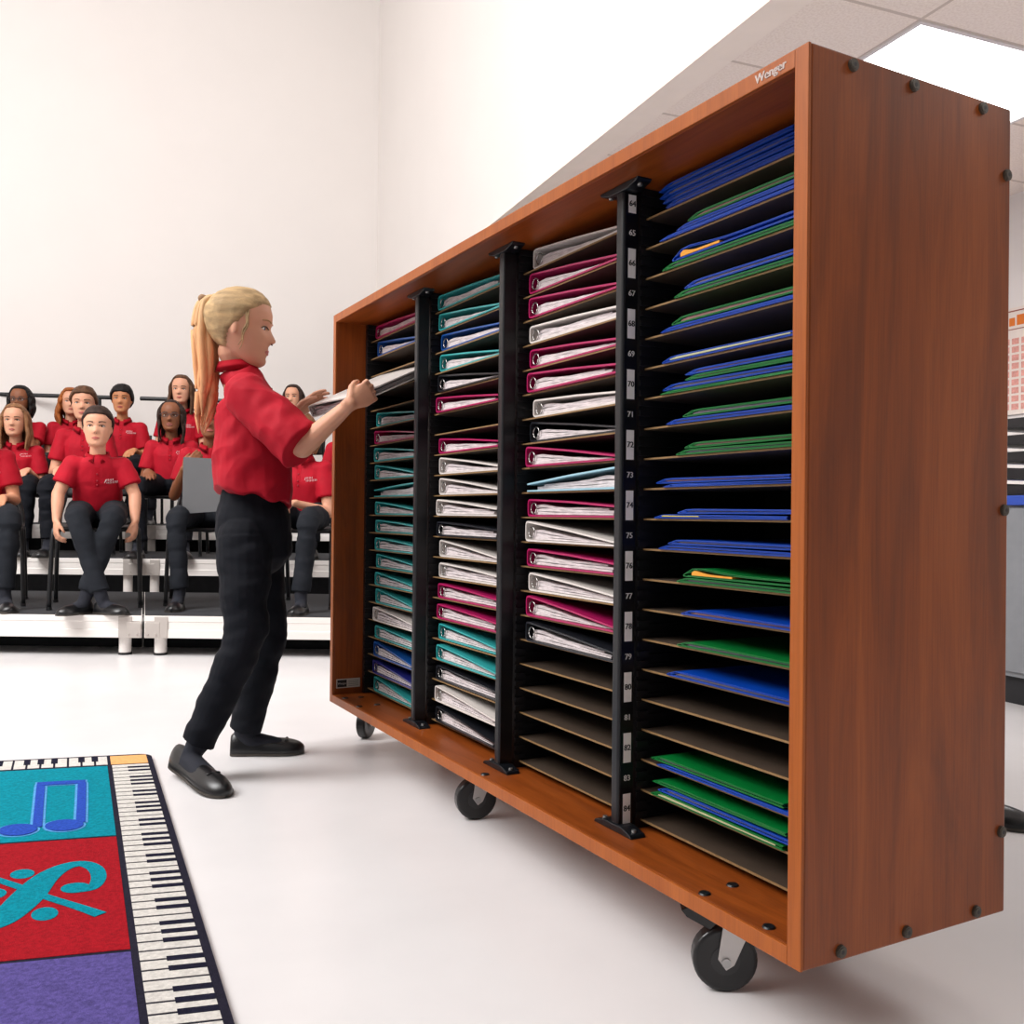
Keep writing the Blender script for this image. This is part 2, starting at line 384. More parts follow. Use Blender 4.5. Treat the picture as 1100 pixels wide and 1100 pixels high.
# ------------------------------------------------------------------ rug
def build_rug():
    c0 = onz(0, 821); c1 = onz(150, 813.5); d0 = onz(168.8, 835.3); d1 = onz(249.7, 1100)
    A = (c0 - c1).normalized(); B = (d1 - d0).normalized()
    # intersection of the two edges
    den = A.x * B.y - A.y * B.x; q = d0 - c1
    t = (q.x * B.y - q.y * B.x) / den
    O = c1 + A * t
    WID, LEN = 1.75, 2.35
    TH = 0.009
    def P(a, b, z=TH): 
        p = A * a + B * b; return V((p.x, p.y, z))
    def inv(px, py):
        p = onz(px, py, TH) - O
        a = (p.x * B.y - p.y * B.x) / den; b = (A.x * p.y - A.y * p.x) / den
        return a, b
    def tuft(n, c, var=0.22, sc=150):
        return mat('rug_' + n, c, rough=0.95, spec=0.1, var=var, vscale=sc, bump=0.9, bscale=420)
    mats = [tuft('border', (34, 32, 46)), tuft('white', (206, 202, 196), 0.14), tuft('black', (26, 26, 44), 0.3), tuft('peach', (226, 168, 108), 0.1),
            tuft('teal', (0, 128, 146)), tuft('red', (152, 18, 30)), tuft('violet', (84, 74, 134), 0.3), tuft('note_blue', (40, 74, 170), 0.25), tuft('outline', (84, 150, 208), 0.2), tuft('green', (60, 140, 80))]
    mb = MB()
    # rounded slab
    rc = 0.035; out = []
    for (cx, cy, a0) in ((rc, rc, 180), (WID - rc, rc, 270), (WID - rc, LEN - rc, 0), (rc, LEN - rc, 90)):
        for k in range(7):
            th = math.radians(a0 + k * 15); out.append((cx + rc * math.cos(th), cy + rc * math.sin(th)))
    mb.prism(out, lambda a, b, d: P(a, b, d), 0.0, TH, 0)
    bw = 0.0145       # dark binding
    kb = inv(126.6, 826.6)[0]; kb = 0.118      # key band width
    def quad(a0, b0, a1, b1, mi, h=0.0008, lift=0.0):
        mb.prism([(a0, b0), (a1, b0), (a1, b1), (a0, b1)], lambda a, b, d: P(a, b, d), TH + lift, TH + lift + h, mi)
    # key bands: each white key its own inlay, dark lines between
    wk = 0.0352; gap = 0.0058
    def band(along, n, start):
        for i in range(n):
            s0 = start + i * wk + gap / 2; s1 = start + (i + 1) * wk - gap / 2
            if along == 'b': quad(bw, s0, kb - 0.008, s1, 1)
            elif along == 'a': quad(s0, bw, s1, kb - 0.008, 1)
            elif along == 'b2': quad(WID - kb + 0.008, s0, WID - bw, s1, 1)
            else: quad(s0, LEN - kb + 0.008, s1, LEN - bw, 1)
            if i % 7 in (0, 1, 3, 4, 5) and i < n - 1:
                c = start + (i + 1) * wk; hw = 0.0085
                if along == 'b': quad(bw, c - hw, bw + 0.056, c + hw, 2, lift=0.0008, h=0.0006)
                elif along == 'a': quad(c - hw, bw, c + hw, bw + 0.056, 2, lift=0.0008, h=0.0006)
                elif along == 'b2': quad(WID - bw - 0.056, c - hw, WID - bw, c + hw, 2, lift=0.0008, h=0.0006)
                else: quad(c - hw, LEN - bw - 0.056, c + hw, LEN - bw, 2, lift=0.0008, h=0.0006)
    nb = int((LEN - 2 * kb) / wk); na = int((WID - 2 * kb) / wk)
    band('b', nb, kb); band('a', na, kb); band('b2', nb, kb); band('a2', na, kb)
    for (a0, b0) in ((bw, bw), (WID - kb + 0.004, bw), (bw, LEN - kb + 0.004), (WID - kb + 0.004, LEN - kb + 0.004)):
        quad(a0, b0, a0 + kb - bw - 0.006, b0 + kb - bw - 0.006, 3)
    # cells
    r1 = inv(100, 900.5)[1]; r2 = inv(100, 1026)[1]
    cell = r2 - r1; cw = (WID - 2 * kb) / 3
    rows_ = [(kb + 0.004, r1), (r1, r2), (r2, r2 + cell), (r2 + cell, r2 + 2 * cell)]
    cols = [[4, 5, 6, 4], [6, 4, 5, 6], [5, 6, 4, 5]]
    for i in range(3):
        a0 = kb + i * cw
        for j, (b0, b1) in enumerate(rows_):
            b1 = min(b1, LEN - kb)
            if b1 - b0 > 0.05: quad(a0 + 0.004, b0 + 0.004, a0 + cw - 0.004, b1 - 0.006, cols[i][j])
    # motifs traced on the rug plane (a, b metres)
    def poly(px, mi, lift=0.0008, h=0.0007):
        mb.prism([inv(*p) for p in px], lambda a, b, d: P(a, b, d), TH + lift, TH + lift + h, mi)
    def stroke(px, widths, mi, lift=0.0008, h=0.0007, k=6):
        pts = spline([inv(*p) + (w,) for p, w in zip(px, widths)], k)
        L = []; R_ = []
        for i in range(len(pts)):
            a = pts[max(0, i - 1)]; b = pts[min(len(pts) - 1, i + 1)]
            dx, dy = b[0] - a[0], b[1] - a[1]; q = math.hypot(dx, dy) or 1
            nx, ny = -dy / q, dx / q; w = pts[i][2] / 2
            L.append((pts[i][0] + nx * w, pts[i][1] + ny * w)); R_.append((pts[i][0] - nx * w, pts[i][1] - ny * w))
        for i in range(len(pts) - 1):
            mb.prism([L[i], L[i + 1], R_[i + 1], R_[i]], lambda a, b, d: P(a, b, d), TH + lift, TH + lift + h, mi)
    def blob(px, py, ra, rb, ang, mi, lift=0.0008, h=0.0007):
        a0, b0 = inv(px, py); o2 = []
        for k in range(20):
            th = 2 * PI * k / 20; x, y = ra * math.cos(th), rb * math.sin(th)
            o2.append((a0 + x * math.cos(ang) - y * math.sin(ang), b0 + x * math.sin(ang) + y * math.cos(ang)))
        mb.prism(o2, lambda a, b, d: P(a, b, d), TH + lift, TH + lift + h, mi)
    # beamed notes
    for mi, g, lf in ((8, 0.011, 0.0008), (7, 0.0, 0.0024)):
        blob(19, 893, 0.040 + g / 2, 0.042 + g / 2, 0.3, mi, lf + 0.0001); blob(69, 888, 0.040 + g / 2, 0.042 + g / 2, 0.3, mi, lf + 0.0002)
        stroke([(40, 890), (42, 866), (44, 844)], [0.020 + g] * 3, mi, lf + 0.0003)
        stroke([(86.5, 885), (87.5, 862), (88, 842)], [0.020 + g] * 3, mi, lf + 0.0004)
        stroke([(40 - g * 200, 844), (65, 842.5), (91.5 + g * 200, 841.2)], [0.034 + g] * 3, mi, lf + 0.0005)
    # curling clef with crossing bar and dots
    stroke([(-12, 1000), (5, 988), (28, 966), (48, 945), (68, 933), (88, 929), (102, 934), (106, 944), (100, 954), (86, 957)], [0.02, 0.05, 0.062, 0.05, 0.036, 0.03, 0.03, 0.028, 0.024, 0.028], 4, 0.0010)
    blob(81, 955, 0.026, 0.026, 0, 4, 0.0011)
    stroke([(-10, 944), (20, 954), (50, 965), (85, 976), (108, 984)], [0.018, 0.02, 0.02, 0.022, 0.026], 4, 0.0013)
    blob(24, 940, 0.022, 0.026, 0, 4); blob(48, 983, 0.022, 0.03, 0, 4); blob(-12, 962, 0.03, 0.03, 0, 4)
    o = mb.build('music_rug', mats, None, origin=None)
    o.location = (O.x, O.y, 0.001)
    tag(o, 'classroom rug with piano key border and teal, red and violet squares', 'rug')
build_rug()

# ------------------------------------------------------------------ the wooden folio cabinet
OX, OY, TH_, CW, CD, ZB, CH = 0.3747, 1.2098, 0.49736, 1.9524, 0.4114, 0.1393, 1.1910
E_ = V((math.cos(TH_), math.sin(TH_), 0)); D_ = V((-math.sin(TH_), math.cos(TH_), 0))
def cabw(t, w, z): return V((OX, OY, 0)) + E_ * t + D_ * w + V((0, 0, z))
PT = 0.024                      # panel thickness
DIV = [0.503, 0.953, 1.433]     # post centres
SHT = 0.108                     # shelf front edge
PITCH_S = 0.05365
Z0 = ZB + PT                    # inside floor
ZT = ZB + CH - PT
def shelf_z(k): return ZT - (k + 1) * PITCH_S      # top face of shelf k
COLS = [(1.450, CW - PT - 0.020), (0.970, 1.416), (0.520, 0.936), (PT + 0.016, 0.486)]    # clear range of w, left column first
def build_cabinet():
    t = empty('folio_cabinet', (OX, OY, 0), TH_, 'large cherry wood rolling cabinet with four columns of slots for binders and folders', 'cabinet')
    wv = wood('cherry_wood_upright', (5, 5, 0.5)); wh = wood('cherry_wood_level', (5, 0.5, 5))
    wedge = wood('cherry_edge_band', (6, 6, 0.6), (146, 72, 18), (158, 82, 24), (168, 90, 30), 0.45)
    black = mat('black_steel', (12, 14, 19), 0.35, var=0.08, vscale=30); bp = mat('black_plastic_tooth', (22, 22, 26), 0.4)
    tan = mat('hardboard', (58, 44, 32), 0.7, var=0.12, vscale=25); tane = mat('hardboard_edge', (130, 100, 62), 0.7, var=0.1, vscale=60)
    def panel(name, lo, hi, m_, label=None):
        o = MB().box(lo, hi).build(name, m_, t, bevel=0.0025)
        if label: o['label'] = label
        return o
    eb = 0.004
    panel('side_panel', (eb, 0, ZB), (CD, PT, ZB + CH), wv); panel('side_panel', (eb, CW - PT, ZB), (CD, CW, ZB + CH), wv)
    panel('top_panel', (eb, PT, ZB + CH - PT), (CD, CW - PT, ZB + CH), wh)
    panel('bottom_panel', (eb, PT, ZB), (CD, CW - PT, ZB + PT), wh)
    MB().box((CD - 0.012, PT, ZB + PT), (CD - 0.003, CW - PT, ZB + CH - PT)).build('back_panel', mat('black_backboard', (20, 18, 18), 0.8, var=0.1), t)
    for lo, hi in (((-0.001, 0, ZB), (eb, PT, ZB + CH)), ((-0.001, CW - PT, ZB), (eb, CW, ZB + CH)), ((-0.001, PT, ZB + CH - PT), (eb, CW - PT, ZB + CH)), ((-0.001, PT, ZB), (eb, CW - PT, ZB + PT))):
        MB().box(lo, hi).build('edge_band', wedge, t, bevel=0.001)
    # slotted black dividers either side of every column
    def divider(w0, w1):
        b = MB().box((SHT - 0.012, w0, Z0), (CD - 0.014, w1, ZT))
        n = int((ZT - Z0) / (PITCH_S / 3))
        for i in range(n):
            z = ZT - (i + 1) * PITCH_S / 3 + 0.004
            for (a0, a1, s) in ((w0 - 0.0045, w0, 0), (w1, w1 + 0.0045, 1)):
                if a0 < PT or a1 > CW - PT: continue
                b.box((SHT - 0.012, a0, z), (SHT + 0.012, a1, z + 0.010))
                b.box((SHT + 0.012, a0 + 0.002 * s, z), (CD - 0.02, a1 - 0.002 * (1 - s), z + 0.003))
        b.build('slotted_divider', bp, t)
    divider(CW - PT - 0.014, CW - PT); divider(PT, PT + 0.010)
    for d in DIV: divider(d - 0.011, d + 0.011)
    # shelves
    for ci, (w0, w1) in enumerate(COLS):
        me = MB().box((SHT + 0.002, w0 - 0.008 if ci < 3 else w0 - 0.004, -0.0032), (CD - 0.016, w1 + 0.006, 0)).box((SHT, w0 - 0.008 if ci < 3 else w0 - 0.004, -0.0032), (SHT + 0.002, w1 + 0.006, 0), 1).mesh('shelf', [tan, tane])
        fixn(me)
        for k in range(21):
            o = link('shelf', me, t); o.location = (0, 0, shelf_z(k) if k < 20 else shelf_z(k) + 0.0)
    # posts with feet
    for d in DIV:
        prof = [(0.058, -0.008), (0.058, 0.008), (0.061, 0.0115), (0.091, 0.0115), (0.091, -0.0115), (0.061, -0.0115)]
        MB().prism(prof, lambda a, b_, z: V((a, d + b_, z)), Z0 + 0.012, ZT - 0.012).build('post', black, t, bevel=0.0015)
        for z, sg in ((Z0, 1), (ZT, -1)):
            b = MB(); pr = [(-0.058, 0), (0.058, 0), (0.054, 0.006), (0.026, 0.013), (-0.026, 0.013), (-0.054, 0.006)]
            b.prism(pr, lambda a, c_, q: V((q, d + a, z + sg * c_)), 0.054, 0.086)
            b.build('post_foot', black, t, bevel=0.0015)
            for a in (-0.044, 0.044):
                MB().cyl(V((0.070, d + a, z + sg * 0.006)), V((0.070, d + a, z + sg * 0.0115)), 0.0055, 0.004, 12).build('screw', mat('screw_steel', (150, 150, 150), 0.3, 0.8), t)
    # number strip on the nearest post (64 to 84)
    d = DIV[0]
    RM = Matrix(((0, 0, -1), (-1, 0, 0), (0, 1, 0))).to_4x4()     # text x -> -w, text y -> up, normal -> -t
    RS = Matrix(((1, 0, 0), (0, 0, -1), (0, 1, 0))).to_4x4()      # text x -> t, y -> up, normal -> -w
    wl = mat('label_white', (252, 248, 246), 0.5); bk = mat('ink_black', (24, 24, 28), 0.5)
    MB().box((0.0625, d - 0.0126, Z0 + 0.02), (0.0895, d - 0.0116, ZT - 0.02)).build('number_strip', mat('strip_black', (13, 13, 18), 0.35), t)
    for k in range(21):
        num = 64 + k; zc = ZT - (k + 0.5) * PITCH_S - (0.004 if k else 0.006)
        b = MB(); M4 = Matrix.Translation(V((0.0765, d - 0.0137, zc))) @ RS
        if num % 2 == 0:
            hh = 0.0262 if k else 0.016
            z1 = zc + hh; 
            b.box((0.0685, d - 0.0131, zc - hh), (0.0845, d - 0.0126, zc + hh), 0)
            add_text(b, str(num), 0.0145, M4, 1, 0.0003, 0.0003)
        else:
            add_text(b, str(num), 0.0145, M4, 0, 0.0003, 0.0003)
        o = b.build('slot_number', [wl, bk], t)
    # maker plate lettering on the top rail
    b = MB(); wm = mat('plate_letter', (222, 206, 198), 0.5)
    M5 = Matrix.Translation(V((-0.0016, 0.068, ZB + CH - 0.0125))) @ RM
    add_text(b, 'Wenger', 0.0175, M5, 0, 0.0004, 0.0005)
    b.build('raised_lettering', wm, t)
    # little rating sticker inside the far side panel
    zz = Z0 + 0.018
    b = MB()
    b.box((0.012, CW - PT - 0.0012, zz), (0.088, CW - PT - 0.0003, zz + 0.028), 0)
    b.box((0.015, CW - PT - 0.0016, zz + 0.003), (0.045, CW - PT - 0.0012, zz + 0.025), 1)
    M6 = Matrix.Translation(V((0.030, CW - PT - 0.0022, zz + 0.014))) @ Matrix(((1, 0, 0), (0, 0, 1), (0, 1, 0))).to_4x4()
    add_text(b, 'Wenger', 0.0085, M6, 0)
    for q in range(4): b.box((0.050, CW - PT - 0.0016, zz + 0.005 + q * 0.005), (0.083, CW - PT - 0.0012, zz + 0.0068 + q * 0.005), 2)
    b.build('sticker', [mat('sticker_silver', (196, 190, 180), 0.4), bk, mat('sticker_grey', (120, 130, 120), 0.5)], t)
    # side bolts
    def bolt(tt, z, w=0.0, sg=-1):
        b = MB(); c = V((tt, w, z)); n = V((0, sg, 0))
        b.cyl(c, c + n * 0.004, 0.0085, 0.0082, 20, 0); b.cyl(c + n * 0.004, c + n * 0.0052, 0.0065, 0.006, 20, 0)
        b.cyl(c + n * 0.0052, c + n * 0.0054, 0.003, 0.003, 6, 1)
        b.build('bolt', [mat('bolt_bronze', (74, 68, 60), 0.4, 0.3), bk], t)
    for tt in (0.078, 0.197, 0.345):
        bolt(tt, ZB + CH - 0.013); bolt(tt - (0.008 if tt < 0.1 else 0), ZB + 0.013)
    for z in (ZB + CH - 0.10, ZB + 0.595, ZB + 0.12): bolt(CD - 0.010, z)
    # black bolt caps in the bottom board above the casters
    def cap(tt, w):
        MB().cyl(V((tt, w, Z0)), V((tt, w, Z0 + 0.0022)), 0.0095, 0.008, 20).build('bolt_cap', black, t)
    for (px, py) in ((826, 996), (787, 951), (757, 960), (553, 827), (530, 820), (521, 832), (371, 750), (388, 749), (386, 759), (405, 757)):
        p = onz(px, py, Z0) - V((OX, OY, 0)); cap(p.dot(E_), p.dot(D_))
    # casters
    rub = mat('caster_rubber', (18, 18, 20), 0.3, var=0.1); zinc = mat('zinc_plate', (190, 186, 184), 0.35, 0.6, var=0.08)
    def caster(tt, w, ang, brake=False):
        R = 0.049; f = V((math.cos(ang), math.sin(ang), 0)); s = V((-math.sin(ang), math.cos(ang), 0)); up = V((0, 0, 1))
        c = V((tt, w, R)) + f * 0.022
        def P(a, b_, z): return V((tt, w, 0)) + f * a + s * b_ + up * z
        pr = [(R * math.cos(2 * PI * k / 32), R * math.sin(2 * PI * k / 32)) for k in range(32)]
        w_ = MB().loft([c - s * 0.0155, c - s * 0.012, c + s * 0.012, c + s * 0.0155], [R * 0.9, R, R, R * 0.9], None, 32, False)
        wo = w_.build('caster', rub, t, smooth=False, bevel=0.002)
        h = MB()
        h.box((-0.03, -0.03, ZB - 0.005), (0.03, 0.03, ZB), M=Matrix.Translation(V((tt, w, 0))) @ Matrix.Rotation(ang, 4, 'Z'))
        h.cyl(V((tt, w, ZB - 0.018)), V((tt, w, ZB - 0.005)), 0.024, 0.026, 20)
        arm = [(-0.024, ZB - 0.016), (0.024, ZB - 0.016), (0.034, R + 0.004), (0.022, R - 0.012), (0.010, R - 0.004)]
        for sg in (-1, 1):
            h.prism(arm, lambda a, z, q: P(a, q, z), sg * 0.019, sg * 0.022)
        h.prism([(-0.024, ZB - 0.0185), (0.024, ZB - 0.0185), (0.024, ZB - 0.0155), (-0.024, ZB - 0.0155)], lambda a, z, q: P(a, q, z), -0.022, 0.022)
        link('fork', h.mesh('fork', zinc), wo)
        ax = MB().cyl(c - s * 0.026, c + s * 0.026, 0.007, 0.007, 14); link('axle', ax.mesh('axle', mat('axle_steel', (170, 170, 170), 0.3, 0.8)), wo)
        hb = MB().cyl(c - s * 0.0165, c + s * 0.0165, 0.022, 0.022, 24); link('hub', hb.mesh('hub', mat('caster_hub', (40, 40, 42), 0.4)), wo)
        if brake:
            b = MB().prism([(0.03, ZB - 0.03), (0.075, ZB - 0.012), (0.088, ZB - 0.018), (0.08, ZB - 0.028), (0.045, ZB - 0.046)], lambda a, z, q: P(a, q, z), -0.012, 0.012)
            link('brake_pedal', b.mesh('brake', rub), wo)
        for ch in [x for x in bpy.data.objects if x.parent == wo]: fixn(ch.data)
    def cpos(px, py):
        p = onz(px, py, 0) - V((OX, OY, 0)); return p.dot(E_), p.dot(D_)
    a0 = math.radians
    for (px, py, ang, br) in ((793, 1062, a0(148), True), (520, 878, a0(170), False), (390, 794, a0(46), True)):
        tt, w = cpos(px, py); tt = max(0.062, tt); caster(tt, w, ang, br)
    for w in (0.28, 1.05, CW - 0.13): caster(CD - 0.075, w, a0(10), False)
    return t
build_cabinet()

# ------------------------------------------------------------------ ring binders
BIND = {'teal': (48, 158, 158), 'magenta': (164, 22, 84), 'white': (214, 206, 200), 'blue': (16, 74, 146), 'black': (26, 28, 34), 'navy blue': (34, 38, 122), 'pale blue': (150, 190, 204)}
BW, BD = 0.345, 0.285
_bc = {}
def binder_meshes(col, var):
    if (col, var) in _bc: return _bc[(col, var)]
    rr = random.Random(hash(var) % 97 + 5)
    hs = [0.040, 0.044, 0.042, 0.038][var]; ho = [0.014, 0.009, 0.018, 0.022][var]; th = 0.0036
    path = [(-BW, 0.0), (-0.010, 0.0), (-0.004, 0.0015), (-0.0006, 0.006), (0.0, 0.012), (0.0, hs - 0.010), (-0.001, hs - 0.005), (-0.004, hs - 0.0015), (-0.010, hs), (-BW * 0.5, hs * 0.5 + ho * 0.5 + 0.002), (-BW, ho)]
    inn = []
    for i, p in enumerate(path):
        a = path[max(0, i - 1)]; b = path[min(len(path) - 1, i + 1)]
        dx, dy = b[0] - a[0], b[1] - a[1]; q = math.hypot(dx, dy); inn.append((p[0] - dy / q * th, p[1] + dx / q * th))
    mb = MB(); n = len(path)
    vs = [V((x, p[0], p[1])) for x in (0, BD) for p in path] + [V((x, p[0], p[1])) for x in (0, BD) for p in inn]
    fs = []
    for i in range(n - 1):
        fs += [(i, i + 1, n + i + 1, n + i), (2 * n + i, 3 * n + i, 3 * n + i + 1, 2 * n + i + 1), (i, 2 * n + i, 2 * n + i + 1, i + 1), (n + i, n + i + 1, 3 * n + i + 1, 3 * n + i)]
    fs += [(0, n, 3 * n, 2 * n), (n - 1, 3 * n - 1, 4 * n - 1, 2 * n - 1)]
    mb.add(vs, fs)
    c = mb.mesh('cover', mat('binder_' + col.replace(' ', '_'), BIND[col], 0.32, var=0.06, vscale=12)); fixn(c)
    # sheaves of paper, wavy, threaded on the rings
    pg = MB(); nl = 3; base = 0.0045
    for l in range(nl):
        N = 16; top = []; bot = []
        sh = (hs - 0.016) / nl
        for i in range(N + 1):
            u = i / N; y = -0.020 - u * (BW - 0.045 - 0.03 * rr.random() * (l == nl - 1))
            hl = hs * 0.50 * (1 - u) + (ho - 0.008) * u
            hl = max(hl, 0.004)
            wob = 0.0018 * math.sin(u * 9 + l * 2 + var) * (1 - u) + 0.003 * math.exp(-((u - 0.12) / 0.1) ** 2)
            z0 = base + hl * l / nl + wob * l / nl; z1 = base + hl * (l + 0.86) / nl + wob * (l + 1) / nl
            bot.append((y, z0)); top.append((y, z1))
        pg.prism(bot + top[::-1], lambda a, b, d: V((d, a, b)), 0.006 + 0.002 * l, BD - 0.012, 0)
    p = pg.mesh('pages', mat('binder_pages', (204, 194, 194), 0.8, var=0.34, vscale=140, vstretch=(0.3, 0.3, 6))); fixn(p)
    rg = MB()
    R = 0.0125
    pts = [V((0, -0.022 + R * math.cos(a), hs * 0.45 + R * math.sin(a) * 0.95)) for a in [2 * PI * k / 18 for k in range(19)]]
    rg.loft(pts, [0.0014] * 19, V((1, 0, 0)), 6, False)
    r = rg.mesh('ring', mat('ring_steel', (170, 168, 165), 0.25, 0.9), True); fixn(r)
    _bc[(col, var)] = (c, p, r)
    return _bc[(col, var)]
ORD = ['top', 'second', 'third', 'fourth', 'fifth', 'sixth', 'seventh', 'eighth', 'ninth', 'tenth', 'eleventh', 'twelfth', 'thirteenth', 'fourteenth', 'fifteenth', 'sixteenth', 'seventeenth', 'eighteenth', 'nineteenth', 'twentieth', 'bottom']
CN = ['leftmost', 'second', 'third']
COLX = ['mb--tmttttttttttwtbnt'.replace('mb--tm', 'mb---tm').replace('ttttttttttwtbnt', 'tttttttttwtbnt'), 'ttbtkm-mwwwkwwmmttkwk', 'wmmwmmwkmpmwmwmk-----']
KEY = {'m': 'magenta', 'b': 'blue', 't': 'teal', 'w': 'white', 'k': 'black', 'n': 'navy blue', 'p': 'pale blue'}
SPW = [1.862, 1.392, 0.909]
def binder(col, var, M4, label, group):
    t = empty('ring_binder', (0, 0, 0), 0, label, 'binder', group)
    t.matrix_world = M4
    c, p, r = binder_meshes(col, var)
    link('cover', c, t); link('pages', p, t)
    for x in (0.0035, 0.142, 0.25):
        o = link('ring', r, t); o.location = (x, 0, 0)
    return t
for ci in range(3):
    s = COLX[ci]
    assert len(s) == 21, (ci, len(s))
    for k, ch in enumerate(s):
        if ch == '-': continue
        col = KEY[ch]; rr = random.Random(ci * 50 + k)
        flip = (ci, k) in ((0, 9), (2, 9))
        var = rr.choice([0, 1, 2, 3]); dy = rr.uniform(-0.010, 0.004); dx = rr.uniform(-0.006, 0.008)
        if k == 20: dz = 0.0006
        else: dz = 0.0006
        base = cabw(SHT - 0.004 + dx, SPW[ci] + dy, shelf_z(k) + dz)
        M4 = Matrix.Translation(base) @ Matrix.Rotation(TH_ + rr.uniform(-0.01, 0.01), 4, 'Z')
        if flip:      # spine away from the slot's far side: turned end for end, opening towards the left
            M4 = Matrix.Translation(cabw(SHT - 0.004 + BD, SPW[ci] - BW, shelf_z(k) + dz)) @ Matrix.Rotation(TH_ + PI, 4, 'Z')
        place = {0: 'top slot', 20: 'bottom slot'}.get(k, '%s slot from the top' % ORD[k])
        lab = '%s ring binder%s in the %s, %s' % (col, ' reversed' if flip else '', place, ['leftmost cabinet column', 'second cabinet column', 'third cabinet column'][ci])
        binder(col, var, M4, lab, 'ring binders in the cabinet slots')

# ------------------------------------------------------------------ pocket folders, right column
FC = {'b': ('blue', (0, 62, 166)), 'g': ('green', (0, 108, 44))}
_fc = {}
def folder_meshes(c, h, pc, wav):
    key = (c, h, pc, wav)
    if key in _fc: return _fc[key]
    m_ = mat('folder_' + FC[c][0], FC[c][1], 0.35, var=0.1, vscale=10)
    W_, D2, th = 0.318, 0.285, 0.0011
    def sheet(mb, z0f, z1f, y0, y1, x0, x1):
        N = 14; top = []; bot = []
        for i in range(N + 1):
            u = i / N; y = y0 + (y1 - y0) * u
            bot.append((y, z0f(u))); top.append((y, z1f(u)))
        mb.prism(bot + top[::-1], lambda a, b, d: V((d, a, b)), x0, x1)
    bulge = lambda u: h * (0.55 + 0.45 * math.exp(-((u - 0.10) / 0.22) ** 2)) if wav else h * (0.9 - 0.25 * u)
    hh = lambda u: bulge(u) * min(1.0, 0.25 + 9 * u) 
    mb = MB()
    sheet(mb, lambda u: 0, lambda u: th, 0, -W_, 0, D2)
    sheet(mb, lambda u: hh(u) - th, lambda u: hh(u), 0.0, -W_, 0, D2)
    mb.prism([(0.0, 0), (0.0012, hh(0) * 0.5), (0, hh(0)), (-0.002, hh(0)), (-0.002, 0)], lambda a, b, d: V((d, a, b)), 0, D2)
    sheet(mb, lambda u: th + 0.0006, lambda u: th * 1.8 + 0.0006, -0.01, -W_ + 0.002, 0, D2 * 0.4)     # pockets
    sheet(mb, lambda u: hh(u + 0.03) * 0.92 - th * 1.8, lambda u: hh(u + 0.03) * 0.92 - th, -0.01, -W_ + 0.002, 0, D2 * 0.4)
    cov = mb.mesh('folder_cover', m_); fixn(cov)
    pc_ = {'w': (96, 88, 100), 'o': (220, 150, 50), 'y': (220, 196, 60), 'c': (170, 170, 130), 'r': (130, 92, 92)}[pc]
    pg = MB(); sheet(pg, lambda u: th * 2.4 + 0.0006, lambda u: max(th * 3.2 + 0.0008, hh(u + 0.05) * 0.7), -0.022, (-0.12 if pc in 'oy' else -W_ + 0.015), -0.001 if pc in 'oyc' else 0.002, D2 - 0.01)
    pap = pg.mesh('papers', mat('folder_paper_' + pc, pc_, 0.8, var=0.25, vscale=150, vstretch=(0.3, 0.3, 7))); fixn(pap)
    _fc[key] = (cov, pap)
    return _fc[key]
FOLD = {0: ['b712:.009', 'b709:.010', 'b706:.012', 'b705:.010'], 1: ['b706:.006', 'b724:.008', 'g736:.011:r'], 2: ['g709:.010', 'b720:.018:o:1'], 3: ['g722:.010', 'b733:.011'],
        4: ['b708:.008', 'g720:.013:r'], 5: ['b710:.011:c'], 6: ['g708:.005', 'b711:.011', 'g735:.008:r', 'b735:.009:r'], 7: ['b715:.009', 'g733:.012'],
        8: ['g726:.010', 'g735:.010:r'], 9: ['b712:.006', 'b705:.010:r'], 10: ['b703:.008:y', 'b728:.009'], 11: ['b708:.009', 'b718:.010:w'],
        12: ['g728:.010', 'g735:.016:o:1'], 13: ['b733:.011:r'], 14: ['g729:.011:w'], 15: ['b718:.012:w'], 18: ['b708:.008', 'g702:.010:w'], 19: ['g702:.011:c', 'b710:.011:w', 'g704:.008:w']}
for k, items in FOLD.items():
    z = shelf_z(k) + 0.0006
    for j, it in enumerate(items):
        q = it.split(':'); c = q[0][0]; px = float(q[0][1:]); h = float(q[1]) ; pc = q[2] if len(q) > 2 else 'w'; wav = len(q) > 3
        r = (px - 550) / F_PX
        # solve for w at depth SHT
        t_ = SHT - 0.004
        w = (OX + E_.x * t_ - r * (OY + E_.y * t_)) / (-D_.x + r * D_.y)
        w = min(w, COLS[3][1] - 0.001)
        cov, pap = folder_meshes(c, h, pc, wav)
        n_ = len(items)
        where = {1: [''], 2: [', bottom one', ', top one'], 3: [', bottom one', ', middle one', ', top one'], 4: [', lowest of four', ', second lowest', ', second highest', ', highest of four']}[n_][j]
        extra = {'o': ' with orange paper', 'y': ' with yellow paper', 'c': ' with cream paper'}.get(pc, '')
        lab = '%s folder%s in slot %d, right cabinet column%s' % (FC[c][0], extra, 64 + k, where)
        e = empty('pocket_folder', cabw(t_, w, z), TH_, lab, 'folder', 'pocket folders in the right column')
        link('folder_cover', cov, e); link('papers', pap, e)
        z += h * (0.96 if not wav else 1.0) + 0.0008

